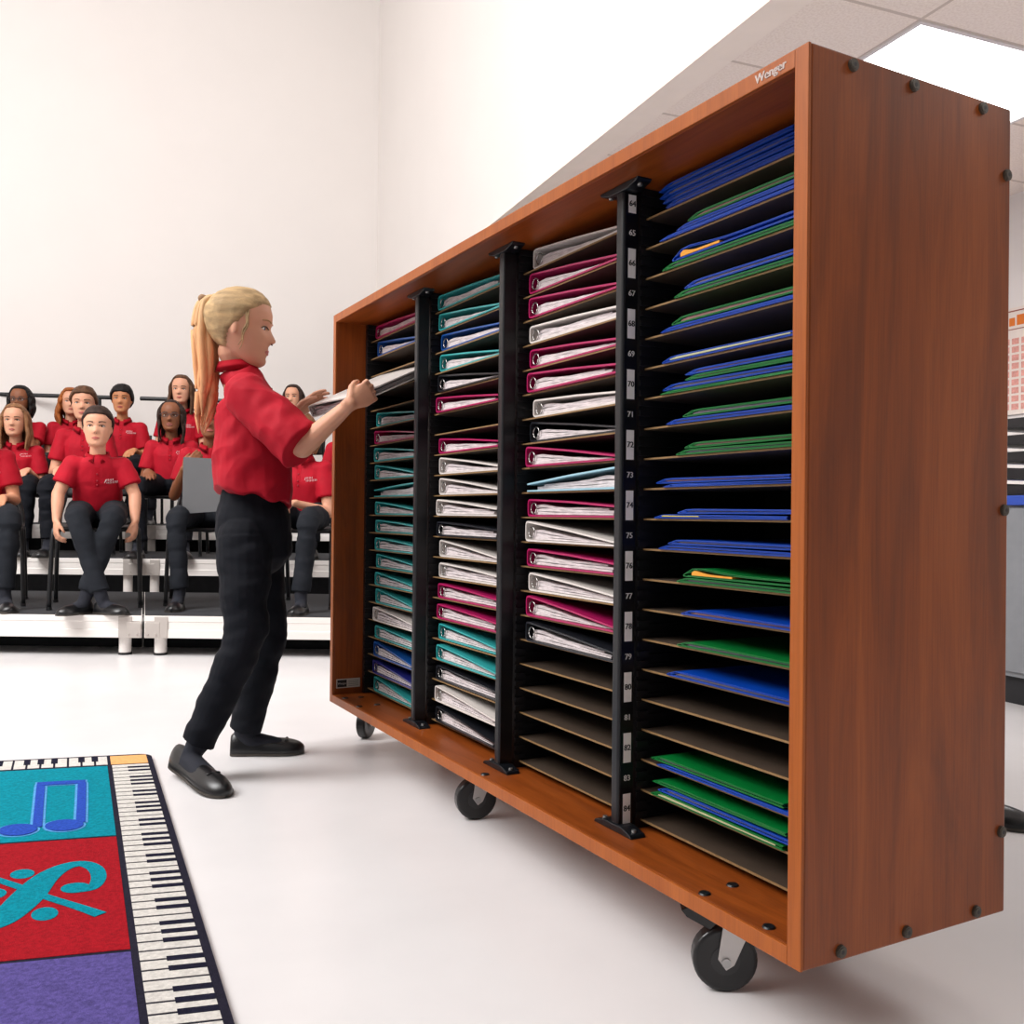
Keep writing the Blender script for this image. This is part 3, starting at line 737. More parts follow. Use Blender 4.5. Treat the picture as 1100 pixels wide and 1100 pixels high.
# ------------------------------------------------------------------ choir risers
AL = mat('riser_aluminium', (236, 230, 225), 0.5, 0.05, var=0.04, vscale=2, vstretch=(0.4, 1, 20))
AL2 = mat('riser_bracket', (190, 182, 176), 0.4, 0.35)
DK = mat('riser_carpet', (44, 45, 49), 0.9, var=0.15, vscale=90)
BLK = mat('black_tube', (18, 19, 22), 0.35, var=0.05)
RR = math.radians(-0.6)
def riser(x0, y0, z, wdt, dep, label, leg_z0=0.0, legs=True):
    t = empty('riser_platform', (x0, y0, 0), RR, label, 'riser', 'choir riser platforms')
    fh = 0.112
    MB().box((0.0052, 0.006, z - 0.012), (wdt - 0.0052, dep - 0.006, z)).build('deck', DK, t, bevel=0.002)
    b = MB(); 
    prof = [(0, z - fh), (0.03, z - fh), (0.03, z - 0.002), (0, z - 0.002), (0, z - 0.030), (0.003, z - 0.033), (0.003, z - 0.070), (0, z - 0.073)]
    b.prism(prof, lambda a, q, d: V((d, a, q)), 0.002, wdt - 0.002)
    b.box((0.002, dep - 0.03, z - fh), (wdt - 0.002, dep, z - 0.013))
    b.box((0.002, 0.03, z - fh), (0.03, dep - 0.03, z - 0.013)).box((wdt - 0.03, 0.03, z - fh), (wdt - 0.002, dep - 0.03, z - 0.013))
    b.box((0.0005, 0.008, z - 0.03), (0.0045, dep - 0.008, z + 0.0006)).box((wdt - 0.0045, 0.008, z - 0.03), (wdt - 0.0005, dep - 0.008, z + 0.0006))
    b.build('frame', AL, t, bevel=0.0012)
    for (lx, ly) in ((0.085, 0.06), (wdt - 0.085, 0.06), (0.085, dep - 0.06), (wdt - 0.085, dep - 0.06)):
        lx -= 0.40 * ly
        b = MB().cyl(V((lx, ly, 0.012)), V((lx, ly, z - 0.013)), 0.030, 0.030, 24)
        if z < 0.3:
            pass
        L = b.build('leg', AL, t, smooth=False)
        f = MB().cyl(V((lx, ly, 0.0)), V((lx, ly, 0.012)), 0.033, 0.033, 24); link('leg_foot', f.mesh('leg_foot', BLK), L)
        if ly < 0.1:
            lx += 0.40 * ly
            e = 0.0 if lx < wdt / 2 else wdt - 0.085
            k = MB().box((lx - 0.033, -0.004, z - fh), (lx + 0.033, 0.0, z - 0.006)).box((e + 0.006, -0.006, z - fh), (e + 0.079, -0.002, z - 0.035))
            k.build('leg_bracket', AL2, t, bevel=0.0015)
            for q in (0.02, 0.06): MB().cyl(V((e + q, -0.0055, z - fh + 0.018)), V((e + q, -0.010, z - fh + 0.018)), 0.006, 0.005, 10).build('bolt', AL2, t)
    if legs:
        MB().box((0.0, 0.32, 0.0), (wdt, 0.33, z - fh)).build('closure_panel', mat('black_closure', (26, 27, 30), 0.9, var=0.2, vscale=30), t)
    for ch in [x for x in bpy.data.objects if x.parent == t and x.name.split('.')[0] in ('deck', 'frame', 'closure_panel')]:
        for v in ch.data.vertices: v.co.x -= 0.40 * v.co.y          # wedge shaped sections of the arc
    return t
xj = at(154, 661, 4.70).x
SW = 2.44
Y1, Y2, Y3 = 4.70, 6.28, 7.48
sides = [('left', xj - SW + 0.001), ('right', xj + 0.004)]
for nm, x in sides:
    dy = -(x - xj) * math.tan(-RR)
    riser(x, Y1 + dy, 0.203, SW - 0.006, 1.36, 'low front riser platform with white fascia, %s of the center gap' % nm)
for nm, x in sides:
    dy = -(x - xj - 0.25) * math.tan(-RR)
    riser(x - 0.63, Y2 + dy, 0.406, SW - 0.006, 1.14, 'middle height riser platform behind the front row, %s section' % nm)
for nm, x in sides:
    dy = -(x - xj - 0.25) * math.tan(-RR)
    riser(x - 1.11, Y3 + dy, 0.61, SW - 0.006, 1.14, 'highest riser platform at the back, %s section' % nm)
# extra far left sections that reach the edge of the frame
riser(xj - SW * 2 - 1.11, Y3 + 0.04, 0.61, SW - 0.006, 1.14, 'highest riser platform at the back, leftmost section')
riser(xj - SW * 2 - 0.63, Y2 + 0.03, 0.406, SW - 0.006, 1.14, 'middle height riser platform, leftmost section at the frame edge')
# guard rails
def rail(pxa, pxb, label):
    yd = Y3 + 1.20
    def zz(py, px): return at(px, py, yd)
    a = at(pxa, 423.5 + 0.03 * pxa, yd); b = at(pxb, 423.5 + 0.03 * pxb, yd)
    t = empty('guard_rail', (a.x, yd, 0.0), 0, label, 'guard rail', 'black guard rails behind the risers')
    o = V((a.x, yd, 0.0)); r = 0.019
    MB().cyl(a - o, b - o, r, r, 16).build('top_rail', BLK, t, smooth=False)
    m0 = at(pxa, 484, yd) - o; m1 = at(pxb, 484 + 0.02 * (pxb - pxa), yd) - o
    MB().cyl(m0, m1, 0.016, 0.016, 16).build('mid_rail', BLK, t)
    ends = (a - o, b - o)
    for i, e in enumerate(ends):
        xx = e.x + (0.30 if i == 0 else -0.12)
        MB().cyl(V((xx, 0, 0.0)), V((xx, 0, (e.z if i == 0 else e.z) + 0.0)), 0.017, 0.017, 16).build('rail_post', BLK, t)
    return t
rail(-140, 121, 'black guard rail behind the back row, left of the gap')
rail(151, 284, 'black guard rail behind the back row, right of the gap')

# ------------------------------------------------------------------ chairs
SEATM = mat('seat_shell', (15, 15, 17), 0.6, var=0.06)
def make_chair():
    t = empty('stacking_chair', (0, 0, 0))
    # local: faces -y, seat front edge at y=0, width along x, floor at 0
    SH = 0.43
    b = MB()
    N = 10; rows = []
    for j in range(N + 1):
        v = j / N; y = 0.0 + 0.40 * v
        z = SH + 0.004 - 0.018 * math.sin(PI * v) - (0.014 * (1 - v / 0.15) ** 2 if v < 0.15 else 0)
        w = 0.20 + 0.012 * math.sin(PI * v)
        rows.append([(x * w, y, z + 0.010 * abs(x) ** 3) for x in [-1, -.8, -.5, -.2, 0, .2, .5, .8, 1]])
    def grid(b, rows, thv):
        n = len(rows[0]); top = [V(p) for r in rows for p in r]; bot = [p - thv for p in top]; m_ = len(top)
        fs = []
        for i in range(len(rows) - 1):
            for k in range(n - 1):
                q = [i * n + k, i * n + k + 1, (i + 1) * n + k + 1, (i + 1) * n + k]
                fs.append(q); fs.append([m_ + x for x in q[::-1]])
        brd = [i for i in range(n)] + [r * n + n - 1 for r in range(1, len(rows))] + [(len(rows) - 1) * n + i for i in range(n - 2, -1, -1)] + [r * n for r in range(len(rows) - 2, 0, -1)]
        for a, c in zip(brd, brd[1:] + brd[:1]): fs.append((a, c, m_ + c, m_ + a))
        b.add(top + bot, fs)
    grid(b, rows, V((0, 0, 0.012)))
    b.build('seat', SEATM, t, smooth=True)
    b = MB(); rows = []
    for j in range(9):
        v = j / 8; z = 0.60 + 0.15 * v
        rows.append([(x * 0.165, 0.425 + 0.035 * v + 0.02 * (1 - x * x), z) for x in [-1, -.7, -.35, 0, .35, .7, 1]])
    grid(b, rows, V((0, -0.010, 0)))
    b.build('backrest', SEATM, t, smooth=True)
    tube = lambda pts, r=0.0115: MB().loft([V(p[:3]) for p in spline([tuple(p) for p in pts], 5)], [r] * ((len(pts) - 1) * 5 + 1), None, 10, False)
    for s in (-1, 1):
        tube([(s * 0.205, 0.03, SH - 0.012), (s * 0.208, 0.015, SH - 0.05), (s * 0.215, -0.005, 0.2), (s * 0.22, -0.015, 0.012)]).build('leg', BLK, t, True)
        MB().cyl(V((s * 0.22, -0.015, 0)), V((s * 0.22, -0.0145, 0.016)), 0.015, 0.014, 12).build('leg_tip', BLK, t)
        tube([(s * 0.205, 0.34, SH - 0.012), (s * 0.208, 0.37, SH - 0.05), (s * 0.215, 0.41, 0.2), (s * 0.22, 0.44, 0.012)]).build('leg', BLK, t, True)
        MB().cyl(V((s * 0.22, 0.44, 0)), V((s * 0.22, 0.4395, 0.016)), 0.015, 0.014, 12).build('leg_tip', BLK, t)
        tube([(s * 0.200, 0.02, SH - 0.014), (s * 0.200, 0.2, SH - 0.018), (s * 0.200, 0.38, SH - 0.012), (s * 0.200, 0.42, SH + 0.06), (s * 0.175, 0.44, 0.6), (s * 0.170, 0.475, 0.755)]).build('side_frame', BLK, t, True)
    for y in (0.05, 0.35): MB().cyl(V((-0.2, y, SH - 0.016)), V((0.2, y, SH - 0.016)), 0.009, 0.009, 10).build('crossbar', BLK, t)
    return t
_chair = make_chair(); _cused = [False]
def place_chair(x, y, z, rz, label):
    o = _chair if not _cused[0] else copy_tree(_chair)
    _cused[0] = True
    o.location = (x, y, z); o.rotation_euler = (0, 0, rz)
    tag(o, label, 'chair', 'black stacking chairs on the risers')
    return o

# ------------------------------------------------------------------ people
SK = {'fair': (214, 157, 128), 'light': (208, 146, 112), 'tan': (196, 132, 92), 'brown': (134, 82, 54), 'dark': (98, 60, 42)}
RED = mat('red_polo_cloth', (172, 9, 34), 0.75, spec=0.25, var=0.10, vscale=14, bump=0.15, bscale=900)
REDC = mat('red_polo_collar', (164, 8, 30), 0.8, spec=0.2, var=0.05)
NAVY = mat('black_trouser_cloth', (15, 17, 24), 0.85, spec=0.2, var=0.12, vscale=12, bump=0.15, bscale=700)
CHAR = mat('charcoal_trouser_cloth', (28, 31, 37), 0.85, spec=0.2, var=0.12, vscale=12, bump=0.15, bscale=700)
SHOE = mat('black_shoe_leather', (18, 18, 20), 0.32, var=0.05)
def skin(k): return mat('skin_' + k, SK[k], 0.5, spec=0.35, var=0.05, vscale=14, sss=0.12)
EYEW = mat('eye_white', (226, 220, 214), 0.3); EYED = mat('eye_iris', (52, 34, 24), 0.2); EYEB = mat('eye_iris_blue', (70, 92, 112), 0.2)
def hairm(n, c, hi=0.35, st=(1, 1, 0.12)): return mat('hair_' + n, c, 0.62, spec=0.22, var=hi, vscale=60, vstretch=st, bump=0.6, bscale=260)

HZ = [-.50, -.485, -.45, -.40, -.34, -.27, -.20, -.10, 0, .10, .20, .30, .38, .44, .48, .498]
HF = [.235, .300, .335, .350, .352, .357, .362, .368, .362, .378, .375, .340, .285, .215, .13, .02]
HB = [-.11, -.06, -.02, .06, .15, .25, .33, .41, .45, .47, .462, .415, .34, .25, .15, .03]
HW = [.075, .125, .170, .210, .238, .260, .278, .300, .312, .325, .322, .292, .245, .182, .11, .02]
def lerp(zs, vs_, z):
    if z <= zs[0]: return vs_[0]
    for i in range(len(zs) - 1):
        if z <= zs[i + 1]:
            t = (z - zs[i]) / (zs[i + 1] - zs[i]); t = t * t * (3 - 2 * t) * 0.4 + t * 0.6
            return vs_[i] * (1 - t) + vs_[i + 1] * t
    return vs_[-1]
def gs(x, s): return math.exp(-(x / s) ** 2)
def face_disp(y, z):
    d = 0.0
    if -0.215 < z < 0.05:
        k = 0.095 * max(0, min(1, (0.05 - z) / 0.185)) ** 1.3 if z > -0.135 else 0.095 * max(0, 1 - ((-0.135 - z) / 0.06) ** 2)
        d += k * gs(y, 0.045 + 0.018 * max(0, min(1, -z / 0.14)))
    d -= 0.030 * gs(abs(y) - 0.135, 0.07) * gs(z - 0.0, 0.055)
    d += 0.012 * gs(z - 0.075, 0.03) * gs(abs(y) - 0.12, 0.1)
    d += 0.016 * gs(z + 0.27, 0.03) * gs(y, 0.075)
    d += 0.014 * gs(z + 0.315, 0.022) * gs(y, 0.06)
    d -= 0.012 * gs(z + 0.292, 0.010) * gs(y, 0.08)
    d -= 0.012 * gs(z + 0.36, 0.025) * gs(y, 0.09)
    d += 0.014 * gs(z + 0.43, 0.04) * gs(y, 0.08)
    d += 0.012 * gs(z + 0.16, 0.09) * gs(abs(y) - 0.19, 0.08)
    return d
def head_pt(th, z, grow=0.0, disp=True):
    F, B, Wd = lerp(HZ, HF, z), lerp(HZ, HB, z), lerp(HZ, HW, z)
    cx = (F - B) / 2; a = (F + B) / 2 + grow; b = Wd + grow
    c, s = math.cos(th), math.sin(th); ex = 2 / 2.25
    x = cx + a * math.copysign(abs(c) ** ex, c); y = b * math.copysign(abs(s) ** ex, s)
    if disp and c > 0: x += face_disp(y, z) * min(1, c * 2)
    return x, y
def face_x(y, z):
    F, B, Wd = lerp(HZ, HF, z), lerp(HZ, HB, z), lerp(HZ, HW, z)
    cx = (F - B) / 2; a = (F + B) / 2; q = max(0, 1 - (abs(y) / Wd) ** 2.25)
    return cx + a * q ** (1 / 2.25) + face_disp(y, z)
class Head:
    def __init__(s, c, f, H, up=(0, 0, 1)):
        s.c = V(c); s.H = H; s.f = V(f).normalized(); u = V(up); u = (u - s.f * u.dot(s.f)).normalized(); s.u = u; s.s = u.cross(s.f)
    def P(s, x, y, z): return s.c + (s.f * x + s.s * y + s.u * z) * s.H
    def add(s, mb, nr=52, n=56):
        zs = [-.5 + (1 - math.cos(PI * i / nr)) / 2 * 0.998 * 0.35 + 0.65 * 0.998 * i / nr for i in range(nr + 1)]
        vs = []; fs = []
        for z in zs:
            for k in range(n):
                x, y = head_pt(2 * PI * k / n, z); vs.append(s.P(x, y, z))
        for i in range(nr):
            for k in range(n):
                k2 = (k + 1) % n; fs.append((i * n + k, i * n + k2, (i + 1) * n + k2, (i + 1) * n + k))
        fs.append(list(range(n))[::-1]); fs.append([nr * n + k for k in range(n)])
        mb.add(vs, fs)
        for sg in (-1, 1):     # ears
            B = Matrix((( s.f.x, s.s.x, s.u.x), (s.f.y, s.s.y, s.u.y), (s.f.z, s.s.z, s.u.z)))
            Rm = B @ Matrix.Rotation(sg * 0.35, 3, 'Z') @ Matrix.Rotation(-0.15, 3, 'Y')
            mb.sphere(s.P(-0.04, sg * 0.315, -0.055), (0.05 * s.H, 0.024 * s.H, 0.095 * s.H), 12, 0, Rm)
    def features(s, parent, L, skc, brow=(70, 46, 30), blue=False, mouth=(176, 84, 80), open_=0.0, asleep=False):
        B = Matrix((( s.f.x, s.s.x, s.u.x), (s.f.y, s.s.y, s.u.y), (s.f.z, s.s.z, s.u.z)))
        for sg in (-1, 1):
            y = sg * 0.135; z = 0.0
            fx = face_x(y, z)
            m_ = MB(); Rz = B @ Matrix.Rotation(sg * 0.25, 3, 'Z')
            m_.sphere(s.P(fx - 0.012, y, z), (0.028 * s.H, 0.062 * s.H, 0.027 * s.H), 16, 0, Rz)
            m_.sphere(s.P(fx + 0.006, y * 0.98, z), (0.014 * s.H, 0.026 * s.H, 0.025 * s.H), 12, 1, Rz)
            # upper lid
            pts = []
            for k in range(7):
                yy = y + (k / 6 - 0.5) * 0.135; zz = z + 0.030 * math.sin(PI * k / 6) - 0.004
                pts.append(s.P(face_x(yy, zz) + 0.012, yy, zz))
            m_.loft(pts, [0.006 * s.H] + [0.009 * s.H] * 5 + [0.005 * s.H], None, 6, True, 2)
            m_.build('eye', [EYEW, EYEB if blue else EYED, mat('lash_%d' % brow[0], tuple(int(b * 0.6) for b in brow), 0.6)], parent, True, origin=L)
            pts = []; rd = []
            for k in range(7):
                yy = sg * (0.065 + 0.155 * k / 6); zz = 0.082 + 0.022 * math.sin(PI * (k + 0.5) / 7.5)
                pts.append(s.P(face_x(yy, zz) + 0.002, yy, zz)); rd.append((0.013 * s.H * (1 - 0.45 * k / 6), 0.006 * s.H))
            MB().loft(pts, rd, s.u, 8).build('eyebrow', mat('brow_%d_%d' % (brow[0], brow[1]), brow, 0.8), parent, True, origin=L)
        m_ = MB()
        for up_, z0 in ((1, -0.278), (-1, -0.308)):
            pts = []; rd = []
            for k in range(9):
                q = k / 8 * 2 - 1; yy = 0.088 * q; zz = z0 + up_ * open_ * (1 - q * q) * 0.018 + (0.004 * up_ * (1 - abs(q)))
                if up_ > 0: zz -= 0.016 * abs(q) ** 2
                else: zz += 0.014 * abs(q) ** 2
                pts.append(s.P(face_x(yy, zz) - 0.002, yy, zz)); rd.append((0.0135 * s.H * (1 - 0.75 * q * q) + 0.002 * s.H, 0.010 * s.H))
            m_.loft(pts, rd, s.u, 8)
        m_.build('mouth', mat('lips_%d' % mouth[0], mouth, 0.45), parent, True, origin=L)
        m_ = MB()
        for sg in (-1, 1): m_.sphere(s.P(face_x(sg * 0.025, -0.165) - 0.018, sg * 0.026, -0.178), (0.012 * s.H, 0.012 * s.H, 0.008 * s.H), 8)
        m_.build('nostril', mat('nostril_dark', (96, 52, 44), 0.8), parent, True, origin=L)
    def glasses(s, parent, L, col=(70, 70, 76)):
        g = MB()
        for sg in (-1, 1):
            pts = []
            for k in range(21):
                a = 2 * PI * k / 20; pts.append(s.P(0.40, sg * 0.145 + 0.10 * math.cos(a), 0.0 + 0.065 * math.sin(a)))
            g.loft(pts, [0.009 * s.H] * 21, s.f, 6, False)
            g.loft([s.P(0.40, sg * 0.245, 0.02), s.P(0.2, sg * 0.335, 0.02), s.P(-0.05, sg * 0.34, 0.0)], [0.009 * s.H] * 3, None, 6)
        g.loft([s.P(0.40, -0.045, 0.015), s.P(0.42, 0, 0.025), s.P(0.40, 0.045, 0.015)], [0.009 * s.H] * 3, None, 6)
        g.build('glasses', mat('glasses_frame', col, 0.3, 0.4), parent, True, origin=L)
    def hair(s, parent, L, m_, thick=0.045, front=0.33, side=-0.05, back=-0.30, sidex=0.02, lock=None, part=0.0, messy=0.01, extra=None, curly=0.0, seed=1):
        """cap following the skull; where there is no hair the surface dips below the skin"""
        nr, n = 60, 72; vs = []; fs = []
        for i in range(nr + 1):
            z = -0.5 + 1.0 * i / nr
            for k in range(n):
                th = 2 * PI * k / n; c = math.cos(th)
                x0, y0 = head_pt(th, min(z, 0.497), 0, False)
                # hairline height as a function of position round the head
                if x0 > sidex + 0.14: hl = front - 0.10 * max(0, 1 - abs(y0 - part) / 0.3) * -0.3 - 0.9 * max(0, abs(y0) - 0.20)
                elif x0 > sidex: hl = side + (front - 0.10 - side) * ((x0 - sidex) / 0.14)
                elif x0 > -0.12: hl = side - (sidex - x0) * 0.8
                else: hl = back
                q = max(-1, min(1, (z - hl) / 0.035))
                g = thick * q if q < 0 else thick * (0.35 + 0.65 * q)
                if z > 0.3: g *= 1.0
                nz = noise.noise(V((x0 * 9, y0 * 9, z * 2.2 + seed))) * messy * 2 + curly * noise.noise(V((x0 * 14, y0 * 14, z * 14 + seed)))
                if q > 0: g += nz + 0.0035 * math.sin(th * 40 + z * 6)
                zz = z + (max(0, z - 0.2) / 0.3) ** 2 * thick * 1.0
                cx = (lerp(HZ, HF, z) - lerp(HZ, HB, z)) / 2
                dx, dy = x0 - cx, y0; r = math.hypot(dx, dy) or 1e-4
                kk = (r + g) / r if r > 0.03 else 1.0
                vs.append(s.P(cx + dx * kk, dy * kk, zz))
        for i in range(nr):
            for k in range(n):
                k2 = (k + 1) % n; fs.append((i * n + k, i * n + k2, (i + 1) * n + k2, (i + 1) * n + k))
        fs.append([nr * n + k for k in range(n)])
        mb = MB().add(vs, fs)
        if extra: extra(mb)
        return mb.build('hair', m_, parent, True, origin=L)
    def lockf(s, mb, pts, rads, wav=0.0, n=12, seed=0):
        P3 = spline([tuple(p) + ((r, r) if not isinstance(r, tuple) else r) for p, r in zip(pts, rads)], 6)
        out = []; rd = []
        for i, p in enumerate(P3):
            w = wav * math.sin(i * 0.9 + seed)
            out.append(s.P(p[0] + w, p[1] + w * 0.6, p[2])); rd.append((max(0.002, p[3]) * s.H, max(0.002, p[4]) * s.H))
        mb.loft(out, rd, s.f, n)

def hand(mb, wrist, d, palm, thumb, k=1.0, curl=0.5, spread=0.12, tcurl=0.3):
    """wrist point, direction of the hand, palm normal, side the thumb is on; k=1 for a 0.15 m hand"""
    d = V(d).normalized(); palm = V(palm); palm = (palm - d * palm.dot(d)).normalized()
    s = d.cross(palm); s = s if s.dot(V(thumb)) > 0 else -s
    w = V(wrist); L = 0.072 * k
    mb.loft([w - d * 0.012 * k, w + d * 0.012 * k, w + d * L * 0.5, w + d * L * 0.95], [(0.020 * k, 0.015 * k), (0.022 * k, 0.014 * k), (0.031 * k, 0.0135 * k), (0.030 * k, 0.010 * k)], s, 14, True, 0, 2.4)
    fl = [0.060, 0.068, 0.062, 0.048]
    for i in range(4):
        off = (1.5 - i) * 0.0165 * k
        p = w + d * (L * (0.92 - 0.03 * abs(i - 1))) + s * off
        dirv = (d + s * (1.5 - i) * spread * 0.5).normalized(); ang = curl * 0.45
        pts = [p - d * 0.02 * k]; cur = p
        for seg, fr in enumerate((0.45, 0.32, 0.23)):
            v = dirv * math.cos(ang) + palm * math.sin(ang)
            pts.append(cur); cur = cur + v * fl[i] * fr * k; ang += curl * (0.9 if seg == 0 else 0.7)
        pts.append(cur)
        r = 0.0074 * k
        mb.loft(pts, [r * 1.1, r * 1.08, r, r * 0.93, r * 0.82], s, 10)
    a = w + d * 0.016 * k + s * 0.018 * k
    v1 = (d * 0.75 + s * 0.75 + palm * 0.25).normalized(); b = a + v1 * 0.028 * k
    v2 = (d * 0.95 + s * (0.5 - tcurl) + palm * (0.2 + tcurl)).normalized(); c = b + v2 * 0.024 * k
    v3 = (d * 1.0 + s * (0.2 - tcurl) + palm * (0.2 + tcurl * 1.4)).normalized(); e = c + v3 * 0.018 * k
    mb.loft([a - v1 * 0.01 * k, a, b, c, e], [0.0125 * k, 0.0125 * k, 0.0095 * k, 0.0085 * k, 0.007 * k], palm, 10)

def wrinkle(amp, fx, fz, seed=0, axis=None):
    def f(co, n_):
        p = V((co.x * fx, co.y * fx, co.z * fz + seed))
        return amp * (noise.noise(p) + 0.5 * noise.noise(p * 2.3)) 
    return f

def shoe(parent, L, heel, toe, w=0.042, flat=True, name='shoe', pitch=0.0, bow=False, k=1.0):
    """ballet flat / low shoe from heel point to toe point, both on the sole"""
    h, t = V(heel), V(toe); d = (t - h); ln = d.length; d.normalize(); s = d.cross(V((0, 0, 1))).normalized(); u = s.cross(d)
    if u.z < 0: u = -u
    N = 14; rings = []
    prof = [(0.0, 0.55, 0.050), (0.04, 0.66, 0.058), (0.12, 0.74, 0.060), (0.25, 0.76, 0.052), (0.4, 0.80, 0.044), (0.55, 0.92, 0.042), (0.7, 1.0, 0.040), (0.82, 0.96, 0.036), (0.92, 0.76, 0.029), (0.98, 0.42, 0.02), (1.0, 0.15, 0.012)]
    mb = MB(); P3 = spline([tuple(p) for p in prof], 3)
    rings = []
    for (q, ww, hh) in P3:
        c = h + d * ln * q; a = w * ww * k; hh = hh * k
        rings.append([c + s * a * math.cos(al) * (1 - 0.25 * max(0, math.sin(al))) + u * (0.006 + hh * max(0, math.sin(al)) ** 0.8 + 0.006 * min(0, math.sin(al))) for al in [2 * PI * i / 20 for i in range(20)]])
    vs = [p for r in rings for p in r]; fs = []; n = 20
    for i in range(len(rings) - 1):
        for j in range(n): fs.append((i * n + j, i * n + (j + 1) % n, (i + 1) * n + (j + 1) % n, (i + 1) * n + j))
    fs.append(list(range(n))); fs.append([(len(rings) - 1) * n + j for j in range(n)])
    mb.add(vs, fs)
    o = mb.build(name, SHOE, parent, True, origin=L)
    sb = MB(); out = []
    for (q, ww, hh) in P3: out.append((q, ww))
    ring = [(q, ww) for q, ww in out] + [(q, -ww) for q, ww in out[::-1]]
    sb.prism(ring, lambda a, b, z: h + d * ln * a + s * w * k * b * 1.03 + u * z, 0.0, 0.0065)
    link('sole', sb.mesh('sole', mat('shoe_sole', (60, 54, 48), 0.6), origin=L), o)
    if bow:
        bb = MB(); c = h + d * ln * 0.74 + u * 0.042 * k
        for sg in (-1, 1): bb.sphere(c + s * sg * 0.010 + d * 0.003, (0.010, 0.005, 0.004), 10, 0, Matrix((s, d, u)).transposed())
        bb.sphere(c, 0.004, 8); bb.loft([c, c + d * 0.012 + s * 0.008 - u * 0.002], [0.0018, 0.0015], None, 6); bb.loft([c, c + d * 0.012 - s * 0.008 - u * 0.002], [0.0018, 0.0015], None, 6)
        link('bow', bb.mesh('bow', SHOE, True, origin=L), o)
    for ch in [x for x in bpy.data.objects if x.parent == o]: fixn(ch.data)
    return o

def collar(parent, L, neck, nf, r, up, k=1.0):
    """turned-down polo collar: ring round the neck, open at the front"""
    up = V(up).normalized(); nf = V(nf); nf = (nf - up * nf.dot(up)).normalized(); s = up.cross(nf)
    mb = MB(); N = 30; top = []; bot = []; topi = []
    for i in range(N + 1):
        a = math.radians(14) + (2 * PI - math.radians(28)) * i / N
        c, q = math.cos(a), math.sin(a); fr = max(0, c)
        e = nf * c + s * q
        top.append(V(neck) + e * r * 0.96 + up * (0.016 - 0.016 * fr) * k)
        bot.append(V(neck) + e * (r * 1.22 + 0.006 * fr) - up * (0.013 + 0.030 * fr ** 3) * k)
        topi.append(V(neck) + e * r * 0.90 + up * (0.010 - 0.02 * fr) * k)
    vs = top + bot + topi; n = N + 1; fs = []
    for i in range(N): fs += [(i, i + 1, n + i + 1, n + i), (i, 2 * n + i, 2 * n + i + 1, i + 1), (n + i, n + i + 1, 2 * n + i + 1, 2 * n + i)]
    fs += [(0, n, 2 * n), (N, 2 * n + N, n + N)]
    mb.add(vs, fs)
    mb.build('collar', REDC, parent, True, origin=L)

